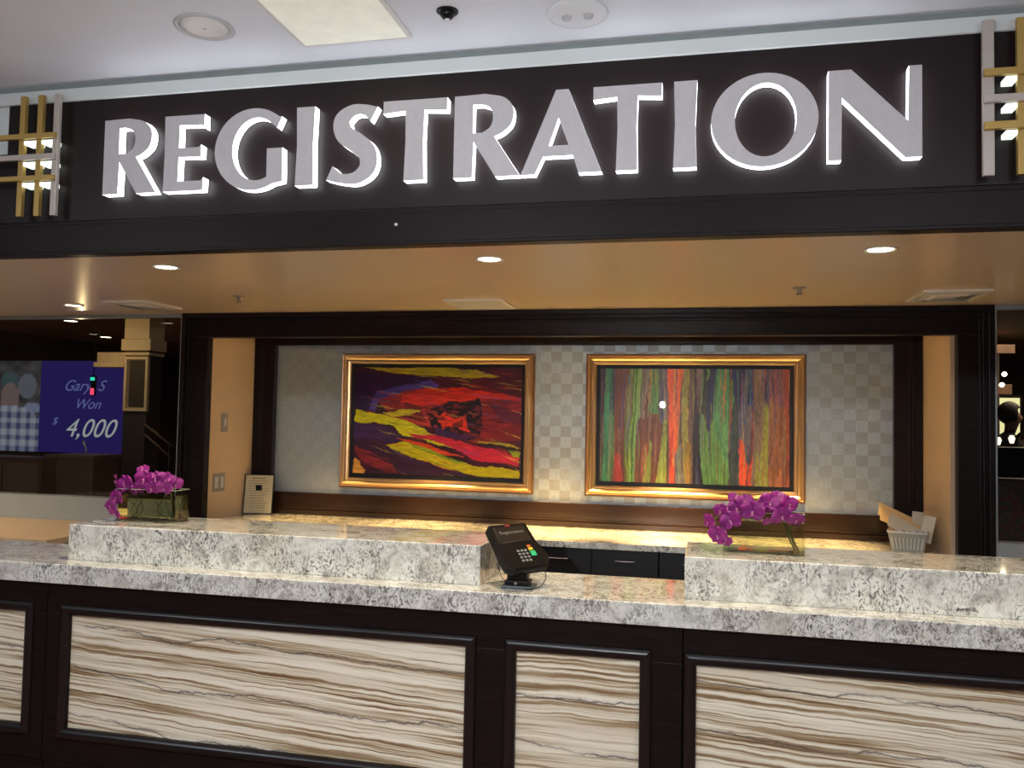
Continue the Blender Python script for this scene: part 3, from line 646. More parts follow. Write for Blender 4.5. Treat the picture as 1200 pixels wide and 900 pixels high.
    P((205, 150, 60), [(0, 545), (30, 560), (75, 620), (60, 640), (0, 640)], 0.9, 0.3, 28)
    rs = np.random.RandomState(11)
    for q in range(150):
        x = rs.rand()*970; y = rs.rand()*640; L = 60+rs.rand()*200; sl = 0.10+0.22*(y/640); w = 2+rs.rand()*5
        col = [(40, 14, 34), (150, 40, 40), (205, 190, 60), (90, 70, 140), (24, 10, 20), (190, 60, 40)][rs.randint(6)]
        P(col, [(x, y-w), (x+L*.5, y-w+sl*L*.5), (x+L, y+sl*L), (x+L*.5, y+w+sl*L*.5)], 0.38, 0.3, 33+q % 5)
    P((34, 12, 20), [(420, 225), (470, 240), (560, 190), (640, 200), (720, 175), (750, 260), (760, 360), (740, 410), (680, 420), (560, 400), (470, 390), (440, 300)], (0.35+0.65*(vnoise((NY, NX), (44, 40), 77) > 0.42))[..., None], 0.8, 29)
    P((205, 50, 24), [(490, 290), (540, 260), (590, 300), (650, 280), (690, 380), (600, 350), (510, 345)], (0.25+0.7*(vnoise((NY, NX), (50, 46), 78) > 0.40))[..., None], 0.5, 30)
    P((50, 30, 86), [(460, 340), (520, 370), (640, 385), (740, 405), (620, 415), (480, 390)], 0.8, 0.5, 31)
    C *= (0.95+0.65*vnoise((NY, NX), (110, 34), 90))[..., None]
    return C
def art_right(NY, NX):
    V, U = np.meshgrid(np.linspace(0, 1, NY), np.linspace(0, 1, NX), indexing='ij')
    wx = (vnoise((NY, NX), (3, 22), 41)-.5)*0.020+(vnoise((NY, NX), (24, 90), 42)-.5)*0.006
    wy = (vnoise((NY, NX), (9, 50), 43)-.5)*0.14
    X = (U+wx)*985; Y = (V+wy*(0.2+U*0+0.8))*590
    C = np.zeros((NY, NX, 3)); C[:] = srgb((96, 78, 66))
    def P(col, pts, k=1.0, var=0.35, sd=6):
        nonlocal C
        m = poly_mask(X, Y, pts)[..., None]*k
        n = vnoise((NY, NX), (5, 110), sd)[..., None]; n2 = vnoise((NY, NX), (7, 30), sd+50)[..., None]
        c = srgb(col)*(1-var+1.3*var*n+.7*var*n2); C = C*(1-m)+c*m
    def S(col, x0, x1, x2, x3, y0=-90, y1=690, **k): P(col, [(x0, y0), (x1, y0), (x3, y1), (x2, y1)], **k)
    S((70, 40, 62), 0, 22, 0, 14, sd=60); S((60, 128, 92), 22, 52, 8, 40, sd=61); S((32, 66, 70), 50, 66, 40, 58, sd=62)
    S((72, 120, 72), 60, 78, 36, 64, sd=63); S((44, 44, 92), 70, 100, 64, 74, y1=230, sd=64)
    S((104, 56, 44), 78, 150, 64, 138, sd=65); S((150, 46, 40), 80, 112, 76, 120, y0=420, sd=66)
    S((92, 118, 44), 145, 190, 130, 170, sd=67); S((122, 176, 66), 180, 232, 150, 196, sd=68, var=.22); S((66, 110, 44), 186, 196, 160, 172, sd=69)
    S((110, 62, 42), 228, 262, 196, 300, sd=70); S((112, 66, 44), 200, 370, 180, 350, y0=240, sd=71)
    S((130, 116, 100), 226, 262, 214, 240, y1=240, sd=72); S((84, 132, 66), 262, 322, 250, 300, y1=240, sd=73)
    S((96, 90, 116), 322, 366, 312, 350, y1=260, sd=74); S((134, 148, 62), 330, 354, 300, 346, y0=230, sd=75, var=.22)
    P((128, 142, 58), [(232, 640), (262, 380), (276, 420), (276, 640)], sd=76, var=.2)
    S((226, 92, 46), 360, 430, 366, 398, y1=460, sd=77, var=.2); S((200, 70, 46), 366, 392, 364, 392, y0=330, sd=78)
    S((228, 108, 44), 392, 438, 396, 420, y1=520, sd=79, var=.2)
    S((150, 142, 62), 432, 468, 452, 500, sd=80, var=.25); S((110, 84, 64), 466, 486, 478, 500, sd=81)
    S((118, 110, 118), 398, 440, 400, 456, y0=420, sd=82); S((150, 120, 46), 452, 486, 456, 490, y0=400, sd=83)
    P((40, 30, 36), [(482, -80), (496, -80), (502, 120), (530, 260), (548, 690), (500, 690), (494, 300)], sd=84)
    S((122, 100, 96), 496, 560, 500, 560, y1=110, sd=85); S((56, 60, 46), 530, 600, 540, 590, y1=260, sd=86)
    S((46, 48, 86), 570, 612, 570, 604, y1=320, sd=87); S((104, 150, 72), 558, 580, 560, 566, y1=90, sd=88)
    P((96, 142, 74), [(612, -80), (664, -80), (672, 200), (688, 480), (668, 690), (540, 690), (530, 260), (548, 240), (572, 330), (590, 320), (606, 150)], sd=89, var=.22)
    P((70, 148, 108), [(612, -80), (664, -80), (680, 300), (690, 470), (640, 420), (600, 240)], 0.55, sd=90)
    S((54, 56, 100), 664, 800, 690, 800, y1=260, sd=91); P((90, 140, 62), [(668, 60), (694, 62), (700, 170), (690, 190), (672, 130)], sd=92)
    S((58, 70, 66), 672, 720, 690, 730, y0=190, sd=93); S((104, 96, 108), 720, 800, 720, 800, y0=200, sd=94)
    S((72, 92, 130), 770, 800, 720, 760, y1=300, sd=95); S((50, 56, 130), 786, 826, 780, 800, y1=220, sd=95)
    S((128, 62, 66), 790, 812, 780, 800, y0=220, sd=96)
    P((222, 84, 44), [(716, 400), (722, 340), (748, 380), (760, 470), (778, 520), (796, 470), (804, 600), (804, 690), (756, 690), (750, 690), (730, 560)], sd=97, var=.2)
    S((134, 112, 100), 800, 880, 790, 880, sd=98); P((146, 150, 70), [(846, 280), (858, 200), (872, 200), (876, 690), (806, 690), (812, 400), (830, 520)], sd=99, var=.22)
    S((98, 92, 122), 826, 930, 866, 900, y1=230, sd=100); S((156, 100, 70), 876, 985, 876, 985, y0=120, sd=101, var=.4)
    S((140, 98, 110), 880, 985, 880, 985, y1=190, k=.8, sd=102); S((178, 82, 56), 950, 985, 960, 985, sd=103, k=.7)
    P((90, 50, 36), [(930, 560), (955, 480), (970, 430), (985, 450), (975, 530), (950, 690), (925, 690)], 0.6, sd=104)
    rs = np.random.RandomState(12)
    for q in range(170):
        x = rs.rand()*985; y = rs.rand()*590; L = 90+rs.rand()*330; w = 2+rs.rand()*5
        col = [(46, 34, 40), (150, 120, 100), (160, 170, 90), (90, 90, 130), (60, 40, 36), (200, 110, 70), (110, 150, 80)][rs.randint(7)]
        P(col, [(x-w, y), (x-1, y-L*.5), (x+1, y-L*.5), (x+w, y), (x+1, y+L*.5), (x-1, y+L*.5)], 0.42, 0.3, 33+q % 5)
    C *= (0.95+0.65*vnoise((NY, NX), (30, 150), 91))[..., None]
    return C
def printed(name, C, x0, x1, y, z0, z1, mat, parent):
    NY, NX = C.shape[:2]
    xs = np.linspace(x0, x1, NX); zs = np.linspace(z1, z0, NY)
    co = np.zeros((NY, NX, 3)); co[..., 0] = xs[None]; co[..., 1] = y; co[..., 2] = zs[:, None]
    i = np.arange(NY*NX).reshape(NY, NX); F = np.stack([i[1:, :-1], i[1:, 1:], i[:-1, 1:], i[:-1, :-1]], -1).reshape(-1, 4)
    me = bpy.data.meshes.new(name); me.from_pydata(co.reshape(-1, 3).tolist(), [], F.tolist())
    at = me.attributes.new('print', 'FLOAT_COLOR', 'POINT')
    rgba = np.ones((NY*NX, 4)); rgba[:, :3] = np.clip(C.reshape(-1, 3), 0, 1); at.data.foreach_set('color', rgba.ravel())
    return link(name, me, mat, parent)
PRINT = vcol('art_print', 0.35)
def painting(label, x0, x1, z0, z1, ax0, ax1, az0, az1, C):
    t = thing('painting', label, 'painting', ((x0+x1)/2, YB, z0)); ox = (x0+x1)/2
    bm = bmesh.new()
    prof = [(0, 0), (0, 0.030), (0.006, 0.036), (0.012, 0.034), (0.016, 0.030), (0.024, 0.046), (0.034, 0.050), (0.042, 0.044), (0.046, 0.034), (0.052, 0.037), (0.060, 0.034), (0.066, 0.024), (0.066, 0.006)]
    moulding(bm, x0-ox, x1-ox, 0, z1-z0, 0, prof, mi=[1, 1, 1, 0, 0, 0, 0, 1, 0, 0, 0, 1]); obj('frame', bm, [GOLD, BRONZE], t)
    bm = bmesh.new(); moulding(bm, x0-ox+0.064, x1-ox-0.064, 0.064, z1-z0-0.064, 0, [(0, 0.012), (ax0-x0-0.064, 0.010)]); 
    for f in bm.faces: pass
    obj('black_liner', bm, BLACKM, t)
    box('backing_board', x0-ox+0.03, x1-ox-0.03, -0.0065, -0.0005, 0.03, z1-z0-0.03, BLACKM, t)
    printed('print', C, ax0-ox, ax1-ox, -0.0085, az0-z0, az1-z0, PRINT, t)
    box('glazing', x0-ox+0.064, x1-ox-0.064, -0.019, -0.0165, 0.064, z1-z0-0.064, GLAZE, t)
    return t
painting('framed abstract print with horizontal yellow, red and purple bands', -2.365, -1.056, 1.100, 1.984, -2.278, -1.143, 1.196, 1.896, art_left(300, 470))
painting('framed abstract print with vertical green, orange and brown stripes', -0.730, 0.570, 1.106, 1.984, -0.641, 0.487, 1.198, 1.898, art_right(230, 600))

# ------------------------------------------------------------------ card terminal
t = thing('card_terminal', 'black card payment terminal on a stand in the counter gap', 'card terminal', (-0.705, 3.275, ZLOW))
bm = bmesh.new(); bx(bm, -0.062, 0.062, -0.045, 0.055, 0.0005, 0.010, 0.003); obj('base_plate', bm, pm('smoky_base', (0.10, 0.12, 0.13), 0.2), t)
bm = bmesh.new(); bx(bm, -0.052, 0.044, -0.030, 0.040, 0.010, 0.030, 0.005); bx(bm, -0.044, 0.036, -0.022, 0.034, 0.028, 0.125, 0.006); obj('stand', bm, BLACKP, t)
bm = bmesh.new(); lathe(bm, [(0.009, -0.001), (0.009, -0.004), (0.006, -0.005)], (0.012, -0.022, 0.075), 16, 'Y')
for v in bm.verts: v.co.x = 0.012+(v.co.x-0.012)*1.15; v.co.z = 0.075+(v.co.z-0.075)*0.65
obj('red_mark', bm, REDP, t)
bm = bmesh.new(); lathe(bm, [(0.006, -0.0), (0.006, -0.003)], (-0.006, -0.030, 0.020), 12, 'Y'); obj('screw', bm, CHROME, t)
uu = Vector((0.122, 0.125, 0.006)).normalized(); vv = Vector((-0.118, 0.095, 0.130)); vv = (vv-uu*vv.dot(uu)).normalized(); nn = uu.cross(vv)
hd = bmesh.new()
prof_pts = [(-0.078, 0.092), (-0.070, 0.100), (0.070, 0.100), (0.078, 0.092), (0.080, 0.02), (0.094, -0.035), (0.092, -0.070), (0.070, -0.098), (-0.060, -0.098), (-0.084, -0.082), (-0.086, -0.04), (-0.080, 0.02)]
def prism(bm, pts, z0, z1, inset=0.004):
    lay = []
    for z, k in ((z0, 1-inset*12), (z0+0.006, 1), (z1-0.005, 1), (z1, 1-inset*12)): lay.append([bm.verts.new((x*k, y*k, z)) for x, y in pts])
    n = len(pts)
    for a, b_ in zip(lay, lay[1:]):
        for i in range(n): bm.faces.new((a[i], a[(i+1) % n], b_[(i+1) % n], b_[i]))
    bm.faces.new(lay[0]); bm.faces.new(lay[-1])
prism(hd, prof_pts, -0.036, 0.0)
head = obj('housing', hd, BLACKP, t)
HM = Matrix.Translation((-0.006, 0.005, 0.160)) @ Matrix((uu, vv, nn)).transposed().to_4x4()
HM = HM @ Matrix.Scale(1.16, 4); head.matrix_local = HM
box('screen', -0.062, 0.062, 0.016, 0.082, -0.0005, 0.0015, BLACKG, head, 0.0005)
me = text_mesh('Registration', 0.020, 0.0002); tx = link('screen_text', me, GREYTXT, head); tx.location = (0, 0.052, 0.0018)
box('red_light', -0.010, 0.006, 0.086, 0.092, -0.001, 0.0015, REDP, head, 0.0005)
kb = bmesh.new()
for r in range(4):
    for c in range(3): bx(kb, -0.018+c*0.015, -0.009+c*0.015, -0.028-r*0.014, -0.020-r*0.014, -0.001, 0.002, 0.0008)
obj('number_keys', kb, KEYW, head)
box('red_key', 0.030, 0.044, -0.012, -0.004, -0.001, 0.0025, pm('orange_key', (0.7, 0.13, 0.03), 0.4), head, 0.001)
box('yellow_key', 0.030, 0.046, -0.026, -0.015, -0.001, 0.0025, YELLOWP, head, 0.001)
box('green_key', 0.030, 0.050, -0.050, -0.030, -0.001, 0.0025, GREENP, head, 0.001)
box('card_slot', -0.045, 0.035, -0.099, -0.092, -0.022, -0.012, BLACKG, head, 0.001)
bm = bmesh.new(); tube(bm, spline([(0.040, 0.0, 0.115), (0.075, 0.02, 0.090), (0.105, 0.01, 0.050), (0.090, -0.02, 0.012), (0.050, -0.055, 0.004), (0.035, -0.045, 0.006)], 8), 0.0016, 6); obj('cord', bm, BLACKP, t, True)
bm = bmesh.new(); tube(bm, spline([(-0.085, 0.02, 0.140), (-0.085, 0.0, 0.085), (-0.065, -0.02, 0.040), (-0.045, -0.02, 0.020)], 8), 0.0013, 6); obj('cord', bm, BLACKP, t, True)
box('side_tether', -0.088, -0.080, 0.0, 0.03, 0.100, 0.130, BLACKP, t, 0.001)

# ------------------------------------------------------------------ glass vases with orchids
def vase(label, x, y, rz, w, d, h, wm, wl):
    t = thing('glass_vase', label, 'vase', (x, y, ZUP+0.0005), rz)
    bm = bmesh.new(); th = 0.005
    for (a, b_, c, e) in ((-w/2, w/2, -d/2, -d/2+th), (-w/2, w/2, d/2-th, d/2), (-w/2, -w/2+th, -d/2+th, d/2-th), (w/2-th, w/2, -d/2+th, d/2-th)): bx(bm, a, b_, c, e, 0.0, h)
    bx(bm, -w/2+th, w/2-th, -d/2+th, d/2-th, 0.0, 0.010); obj('vase_wall', bm, VASEG, t)
    box('water', -w/2+th+0.0006, w/2-th-0.0006, -d/2+th+0.0006, d/2-th-0.0006, 0.0106, wl, wm, t)
    bm = bmesh.new(); moulding_pts = []
    for (a, b_, c, e) in ((-w/2, w/2, -d/2, -d/2+th), (-w/2, w/2, d/2-th, d/2), (-w/2, -w/2+th, -d/2+th, d/2-th), (w/2-th, w/2, -d/2+th, d/2-th)): bx(bm, a, b_, c, e, h, h+0.0022, 0.0008)
    obj('polished_rim', bm, pm('greenish_glass_rim', (0.50, 0.52, 0.40), 0.15), t)
    return t
def petal_geo(bm, length, width, rot, tilt, tipr=0.6, mi=0, n=6, m=5, z0=0.0):
    """petal in local XZ plane, flower faces -Y"""
    R = Matrix.Rotation(rot, 4, 'Y'); g = []
    for i in range(n+1):
        s = (1-math.cos(PI*i/n))/2; wv = width*0.5*(max(0.0, 1-(2*(s**tipr)-1)**2))**0.5 if s < 1 else 0.0
        row = []
        for j in range(m+1):
            q = j/m*2-1
            p = Vector((q*wv, z0-tilt*length*s+0.10*width*q*q-0.18*length*s*s*0.5+0.05*length*math.sin(3*q+5*s), length*s))
            row.append(bm.verts.new(R @ p))
        g.append(row)
    for i in range(n):
        for j in range(m):
            f = bm.faces.new((g[i][j], g[i][j+1], g[i+1][j+1], g[i+1][j])); f.material_index = mi
def flower_meshes(seed):
    rr = random.Random(seed); bm = bmesh.new()
    for a in (0, 125, -125): petal_geo(bm, 0.038, 0.030, math.radians(a+rr.uniform(-6, 6)), 0.05, tipr=0.9, n=7, z0=0.003)
    for a in (72, -72): petal_geo(bm, 0.042, 0.050, math.radians(a+rr.uniform(-5, 5)), 0.10, tipr=1.15, n=7)
    bmesh.ops.remove_doubles(bm, verts=bm.verts, dist=1e-6)
    me = bpy.data.meshes.new('flower'); bm.to_mesh(me); bm.free(); me.materials.append(PETAL)
    for p in me.polygons: p.use_smooth = True
    lb = bmesh.new()
    petal_geo(lb, 0.013, 0.007, math.radians(180), 0.55, mi=0, n=4, m=3, z0=-0.004)
    for s in (-1, 1): petal_geo(lb, 0.007, 0.004, math.radians(s*60), 0.7, mi=0, n=3, m=2, z0=-0.004)
    bmesh.ops.create_icosphere(lb, subdivisions=1, radius=0.0035, matrix=Matrix.Translation((0, -0.008, 0.001)))
    ml = bpy.data.meshes.new('lip'); lb.to_mesh(ml); lb.free(); ml.materials.append(LIPM)
    return me, ml
FL = [flower_meshes(s) for s in range(5)]
def orchid(label, origin, stems, blooms):
    t = thing('orchid_spray', label, 'flowers', origin, group=None)
    for st in stems:
        bm = bmesh.new(); tube(bm, spline([Vector(p) for p in st], 8), 0.0026, 7); obj('stem', bm, STEM, t, True)
    for i, (x, y, z, sc, turn, tip) in enumerate(blooms):
        me, ml = FL[i % 5]
        f = bpy.data.objects.new('flower', me); COL.objects.link(f); f.parent = t
        f.location = (x, y, z); f.scale = (sc,)*3; f.rotation_euler = (tip, (i*1.3) % 0.8-0.4, turn)
        l = bpy.data.objects.new('lip', ml); COL.objects.link(l); l.parent = f
    return t
# right arrangement
vase('rectangular clear glass vase with orchids on the right ledge', 0.220, 3.455, -0.04, 0.300, 0.100, 0.155, WATER, 0.122)
orchid('magenta orchid spray spilling left out of the right vase', (0.22, 3.455, ZUP),
 [[(0.115, -0.02, 0.014), (0.090, -0.01, 0.07), (0.07, 0.0, 0.13), (0.045, 0.0, 0.175), (-0.02, -0.01, 0.19), (-0.09, -0.03, 0.165), (-0.145, -0.05, 0.12), (-0.165, -0.07, 0.06)],
  [(0.130, 0.01, 0.014), (0.105, 0.01, 0.07), (0.095, 0.0, 0.15), (0.055, 0.0, 0.195), (-0.02, 0.0, 0.205), (-0.12, -0.02, 0.175), (-0.18, -0.04, 0.13), (-0.21, -0.05, 0.10)],
  [(0.122, 0.0, 0.012), (0.095, 0.012, 0.08), (0.06, 0.01, 0.14), (0.03, 0.01, 0.165)]],
 [(-0.125, -0.085, 0.125, 1.05, -0.3, 0.1), (-0.045, -0.075, 0.162, 1.15, -0.15, 0.1), (-0.100, -0.045, 0.168, 1.0, -0.3, 0.15), (0.020, -0.055, 0.198, 1.05, 0.1, -0.1),
  (0.088, -0.045, 0.190, 1.0, 0.5, 0.0), (0.060, -0.080, 0.150, 1.0, 0.25, 0.35), (0.112, -0.060, 0.135, 0.9, 0.6, 0.5), (-0.172, -0.085, 0.068, 1.0, -0.5, 0.25),
  (-0.205, -0.060, 0.112, 0.95, -1.0, 0.0), (-0.160, -0.040, 0.155, 0.9, -0.7, 0.0), (-0.002, -0.035, 0.178, 0.95, 0.2, 0.1), (-0.110, -0.02, 0.205, 0.7, 0.3, -0.5),
  (0.050, -0.03, 0.215, 0.8, 0.4, -0.4), (0.012, -0.06, 0.125, 0.55, 0.0, 0.7), (-0.148, -0.075, 0.045, 0.75, 0.3, 0.5), (-0.07, -0.045, 0.198, 0.8, 0.0, -0.2)])
# left arrangement
vase('rectangular yellow-tinted glass vase with orchids on the left ledge', -2.475, 3.475, 0.02, 0.300, 0.110, 0.145, WATERY, 0.120)
orchid('magenta orchid spray spilling left out of the left vase', (-2.475, 3.475, ZUP),
 [[(0.11, -0.01, 0.014), (0.08, 0.0, 0.08), (0.05, 0.0, 0.145), (-0.01, -0.01, 0.175), (-0.09, -0.03, 0.165), (-0.14, -0.05, 0.12), (-0.16, -0.07, 0.05)],
  [(0.12, 0.0, 0.014), (0.10, 0.01, 0.09), (0.06, 0.01, 0.16), (0.00, 0.0, 0.19), (-0.07, 0.0, 0.20)]],
 [(-0.105, -0.060, 0.168, 1.15, -0.2, 0.1), (-0.005, -0.060, 0.190, 1.25, 0.0, 0.05), (-0.130, -0.080, 0.108, 1.05, -0.4, 0.2), (0.090, -0.040, 0.190, 1.1, 0.4, 0.0),
  (-0.045, -0.02, 0.230, 0.8, 0.0, -0.4), (-0.150, -0.090, 0.070, 1.0, -0.4, 0.2), (0.100, -0.065, 0.155, 0.9, 0.5, 0.4), (0.045, -0.05, 0.195, 1.0, 0.2, -0.1),
  (-0.160, -0.05, 0.180, 0.85, -0.8, 0.1), (0.125, -0.02, 0.175, 0.9, 0.9, 0.0), (-0.060, -0.04, 0.145, 0.9, 0.0, 0.3), (-0.135, -0.085, 0.038, 0.7, 0.2, 0.6), (0.04, -0.07, 0.155, 0.9, 0.1, 0.4)])
bm = bmesh.new()
rr = random.Random(3)
for k in range(8):
    x = rr.uniform(-0.11, 0.10); tube(bm, spline([(x, rr.uniform(-.02, .02), 0.013), (x+rr.uniform(-.05, .05), rr.uniform(-.03, .03), 0.05), (x+rr.uniform(-.05, .05), 0, 0.10)], 5), 0.0022, 6)
o = obj('submerged_stems', bm, STEM, None, True); o.location = (-2.475, 3.475, ZUP); tag(o, 'loose olive stems standing in the water of the left vase', 'stems')

# ------------------------------------------------------------------ small things on the back counter and niche walls
t = thing('framed_notice', 'small black-framed yellowed notice leaning by the left niche wall', 'notice', (-2.892, 5.16, ZLOW+0.0005), math.radians(12))
tl = Matrix.Rotation(math.radians(-8), 4, 'X')
bm = bmesh.new(); moulding(bm, -0.098, 0.098, 0, 0.262, 0, [(0, -0.010), (0, 0.004), (0.006, 0.004), (0.006, 0)]); bx(bm, -0.098, 0.098, 0.001, 0.010, 0.0, 0.262); f = obj('frame', bm, BLACKP, t); f.matrix_local = tl
f2 = box('notice_paper', -0.092, 0.092, -0.001, 0.0008, 0.006, 0.256, YPAPER, t); f2.matrix_local = tl
lb = bmesh.new(); rr = random.Random(5)
for k in range(13):
    z = 0.232-k*0.016; w = 0.05 if k == 0 else rr.uniform(0.055, 0.075); bx(lb, -w, w*rr.uniform(0.5, 1), -0.0016, -0.0011, z, z+0.0035 if k else z+0.008)
f3 = obj('printed_lines', lb, INKG, t); f3.matrix_local = tl
f4 = box('easel_back', -0.02, 0.02, 0.012, 0.016, 0.0, 0.19, BLACKP, t); f4.matrix_local = Matrix.Translation((0, 0.035, 0)) @ Matrix.Rotation(math.radians(10), 4, 'X')
t = thing('switch_plate', 'narrow grey switch plate on the left niche wall', 'switch', (NL, 4.905, 1.513))
box('plate', 0.0003, 0.006, -0.034, 0.034, -0.058, 0.058, PLATE, t, 0.0015); box('rocker', 0.006, 0.010, -0.012, 0.012, -0.024, 0.024, VENTG, t, 0.001)
t = thing('outlet_plate', 'square grey outlet plate low on the left niche wall', 'outlet', (NL, 4.86, 1.135))
box('plate', 0.0003, 0.006, -0.066, 0.066, -0.058, 0.058, PLATE, t, 0.0015)
for s in (-1, 1): box('socket', 0.006, 0.008, s*0.032-0.018, s*0.032+0.018, -0.035, 0.035, VENTG, t, 0.001)

t = thing('brochure_basket', 'small ribbed white plastic basket at the right end of the back counter', 'basket', (1.055, 4.93, ZLOW+0.0005), math.radians(-14))
def taper_wall(bm, w0, d0, w1, d1, h, th):
    L = []
    for (w, d, z) in ((w0, d0, 0), (w1, d1, h), (w1-2*th, d1-2*th, h), (w0-2*th, d0-2*th, 0.004)): L.append([bm.verts.new((sx*w/2, sy*d/2, z)) for sx, sy in ((-1, -1), (1, -1), (1, 1), (-1, 1))])
    for a, b_ in zip(L, L[1:]):
        for i in range(4): bm.faces.new((a[i], a[(i+1) % 4], b_[(i+1) % 4], b_[i]))
    bm.faces.new(L[0]); bm.faces.new(L[-1])
bm = bmesh.new(); taper_wall(bm, 0.150, 0.22, 0.185, 0.27, 0.105, 0.004); obj('basket_body', bm, pm('grey_translucent_plastic', (0.36, 0.35, 0.29), 0.35, noise=0.03), t)
for k in range(9):
    x = -0.064+k*0.016; bm = bmesh.new(); tube(bm, [(x, -0.116, 0.018), (x*1.15, -0.1325, 0.078)], 0.0032, 6); obj('rib', bm, TRIMW, t)
bm = bmesh.new(); moul = []
taper_wall(bm, 0.190, 0.275, 0.196, 0.281, 0.008, 0.008); r_ = obj('rim', bm, TRIMW, t); r_.location.z = 0.102
def leaflet(name, label, mat, w, h, base, L, Wd, group='papers in the plastic basket'):
    """thin sheet whose lower edge centre is at base, long axis L, width axis Wd"""
    bm = bmesh.new(); bx(bm, -w/2, w/2, -0.0015, 0.0015, 0, h, 0.0005)
    for v in bm.verts: v.co.y += 0.012*(v.co.z/h)**2
    L = Vector(L).normalized(); Wd = Vector(Wd); Wd = (Wd-L*Wd.dot(L)).normalized(); N = L.cross(Wd)
    o = obj(name, bm, mat); o.matrix_world = Matrix.Translation(base) @ Matrix((Wd, N, L)).transposed().to_4x4(); tag(o, label, 'paper', group); return o
leaflet('envelope', 'manila envelope leaning far left out of the basket, topmost', MANILA, 0.11, 0.235, (1.130, 5.00, ZLOW+0.112), (-0.86, -0.1, 0.45), (0.25, 0.8, 0.50))
leaflet('envelope', 'manila envelope leaning left just under the topmost one', MANILA, 0.11, 0.235, (1.130, 4.95, ZLOW+0.092), (-0.88, -0.1, 0.44), (0.25, 0.8, 0.42))
leaflet('envelope', 'pale cream envelope leaning left over the front rim of the basket', CREAMP, 0.10, 0.200, (1.125, 4.90, ZLOW+0.070), (-0.82, -0.1, 0.50), (0.25, 0.75, 0.60))
leaflet('brochure', 'cream brochure standing upright at the right side of the basket', CREAMP, 0.060, 0.140, (1.128, 4.895, ZLOW+0.050), (0.18, 0.0, 1), (0.9, -0.5, 0))
leaflet('brochure', 'cream brochure leaning right behind the upright one in the basket', CREAMP, 0.060, 0.150, (1.105, 4.99, ZLOW+0.050), (0.12, 0.0, 1), (0.9, 0.2, 0))
for k in range(5):
    x = 0.998+k*0.027
    o = box('key_card', -0.010, 0.010, -0.001, 0.001, 0, 0.10, PLASTW); o.location = (x, 4.868-k*0.006, ZLOW+0.018); o.rotation_euler = (0.12, 0.04*k-0.08, -0.2)
    tag(o, '%s white card standing in a row at the front of the basket' % ('first', 'second', 'third', 'fourth', 'fifth')[k], 'card', 'cards in the plastic basket')
    box('dark_stripe', -0.008, 0.002+0.002*(k % 2), -0.0016, -0.0011, 0.075, 0.094, INK, o)

# ------------------------------------------------------------------ behind the left glass
def at(px, py, Y):
    d = Fv+Rv*(px-600)/998.63-Uv*(py-450)/998.63; s = Y/d.y; return Vector((d.x*s, Y, 1.55+d.z*s))
YS = 6.4
p0, p1 = at(-60, 424, YS), at(158, 531, YS); zt, zb = at(80, 423, YS).z, at(80, 530.5, YS).z
xm = at(47, 470, YS).x
t = thing('display_screen', 'large blue display screen with a winner photograph behind the left glass', 'screen', ((p0.x+p1.x)/2, YS, 0)); ox = t.location.x
box('bezel', p0.x-0.01-ox, p1.x+0.01-ox, 0.003, 0.05, zb-0.01, zt+0.01, BLACKP, t, 0.002)
box('screen_panel', xm-ox, p1.x-ox, -0.001, 0.003, zb, zt, SCRBLUE, t)
for s in (-0.5, 0.5): box('screen_post', s-0.03, s+0.03, 0.02, 0.06, 0, zb-0.01, BLACKP, t, 0.002)
box('screen_foot', -0.7, 0.7, -0.06, 0.22, 0, 0.03, BLACKP, t, 0.004)
ny, nx = 60, 70
Vg, Ug = np.meshgrid(np.linspace(0, 1, ny), np.linspace(0, 1, nx), indexing='ij')
C = np.zeros((ny, nx, 3)); C[:] = srgb((70, 66, 66)); C += (vnoise((ny, nx), (12, 12), 3)[..., None]-.5)*0.08*np.array([1, .9, .9])
u0 = (xm-p0.x)
def el(cx, cy, rx, ry, col):
    m = ((Ug-cx)/rx)**2+((Vg-cy)/ry)**2 < 1; C[m] = srgb(col)
el(0.86, 0.28, 0.10, 0.14, (98, 100, 110)); el(0.45, 0.30, 0.07, 0.12, (110, 76, 52)); el(0.67, 0.22, 0.09, 0.10, (66, 82, 84)); el(0.68, 0.42, 0.10, 0.18, (116, 98, 96)); el(0.92, 0.52, 0.09, 0.06, (120, 124, 150))
sh = (Vg > 0.60)|(((Ug-0.68)/0.30)**2+((Vg-0.66)/0.16)**2 < 1)
pl = 0.5+0.25*np.sign(np.sin(Ug*62))+0.25*np.sign(np.sin(Vg*50))
C[sh] = (srgb((66, 70, 104))[None]*(1-pl[sh][:, None])+srgb((150, 154, 166))[None]*pl[sh][:, None])
printed('winner_photo', C, p0.x-ox, xm-ox, -0.001, zb, zt, vcol('screen_photo', 0.4, 0.40), t)
for body, px, py, sz, sh_, m in (('Gary  S', 98, 458, 0.135, 0.45, SCRTXT2), ('Won', 102, 479, 0.125, 0.45, SCRTXT2), ('$', 64, 497, 0.09, 0.35, SCRTXT2), ('4,000', 104, 512, 0.225, 0.40, SCRTXT)):
    me = text_mesh(body, sz, 0.0008, sh_); o = link('lettering', me, m, t); p = at(px, py, YS)
    o.matrix_local = Matrix.Translation((p.x-ox, -0.003, p.z)) @ STAND
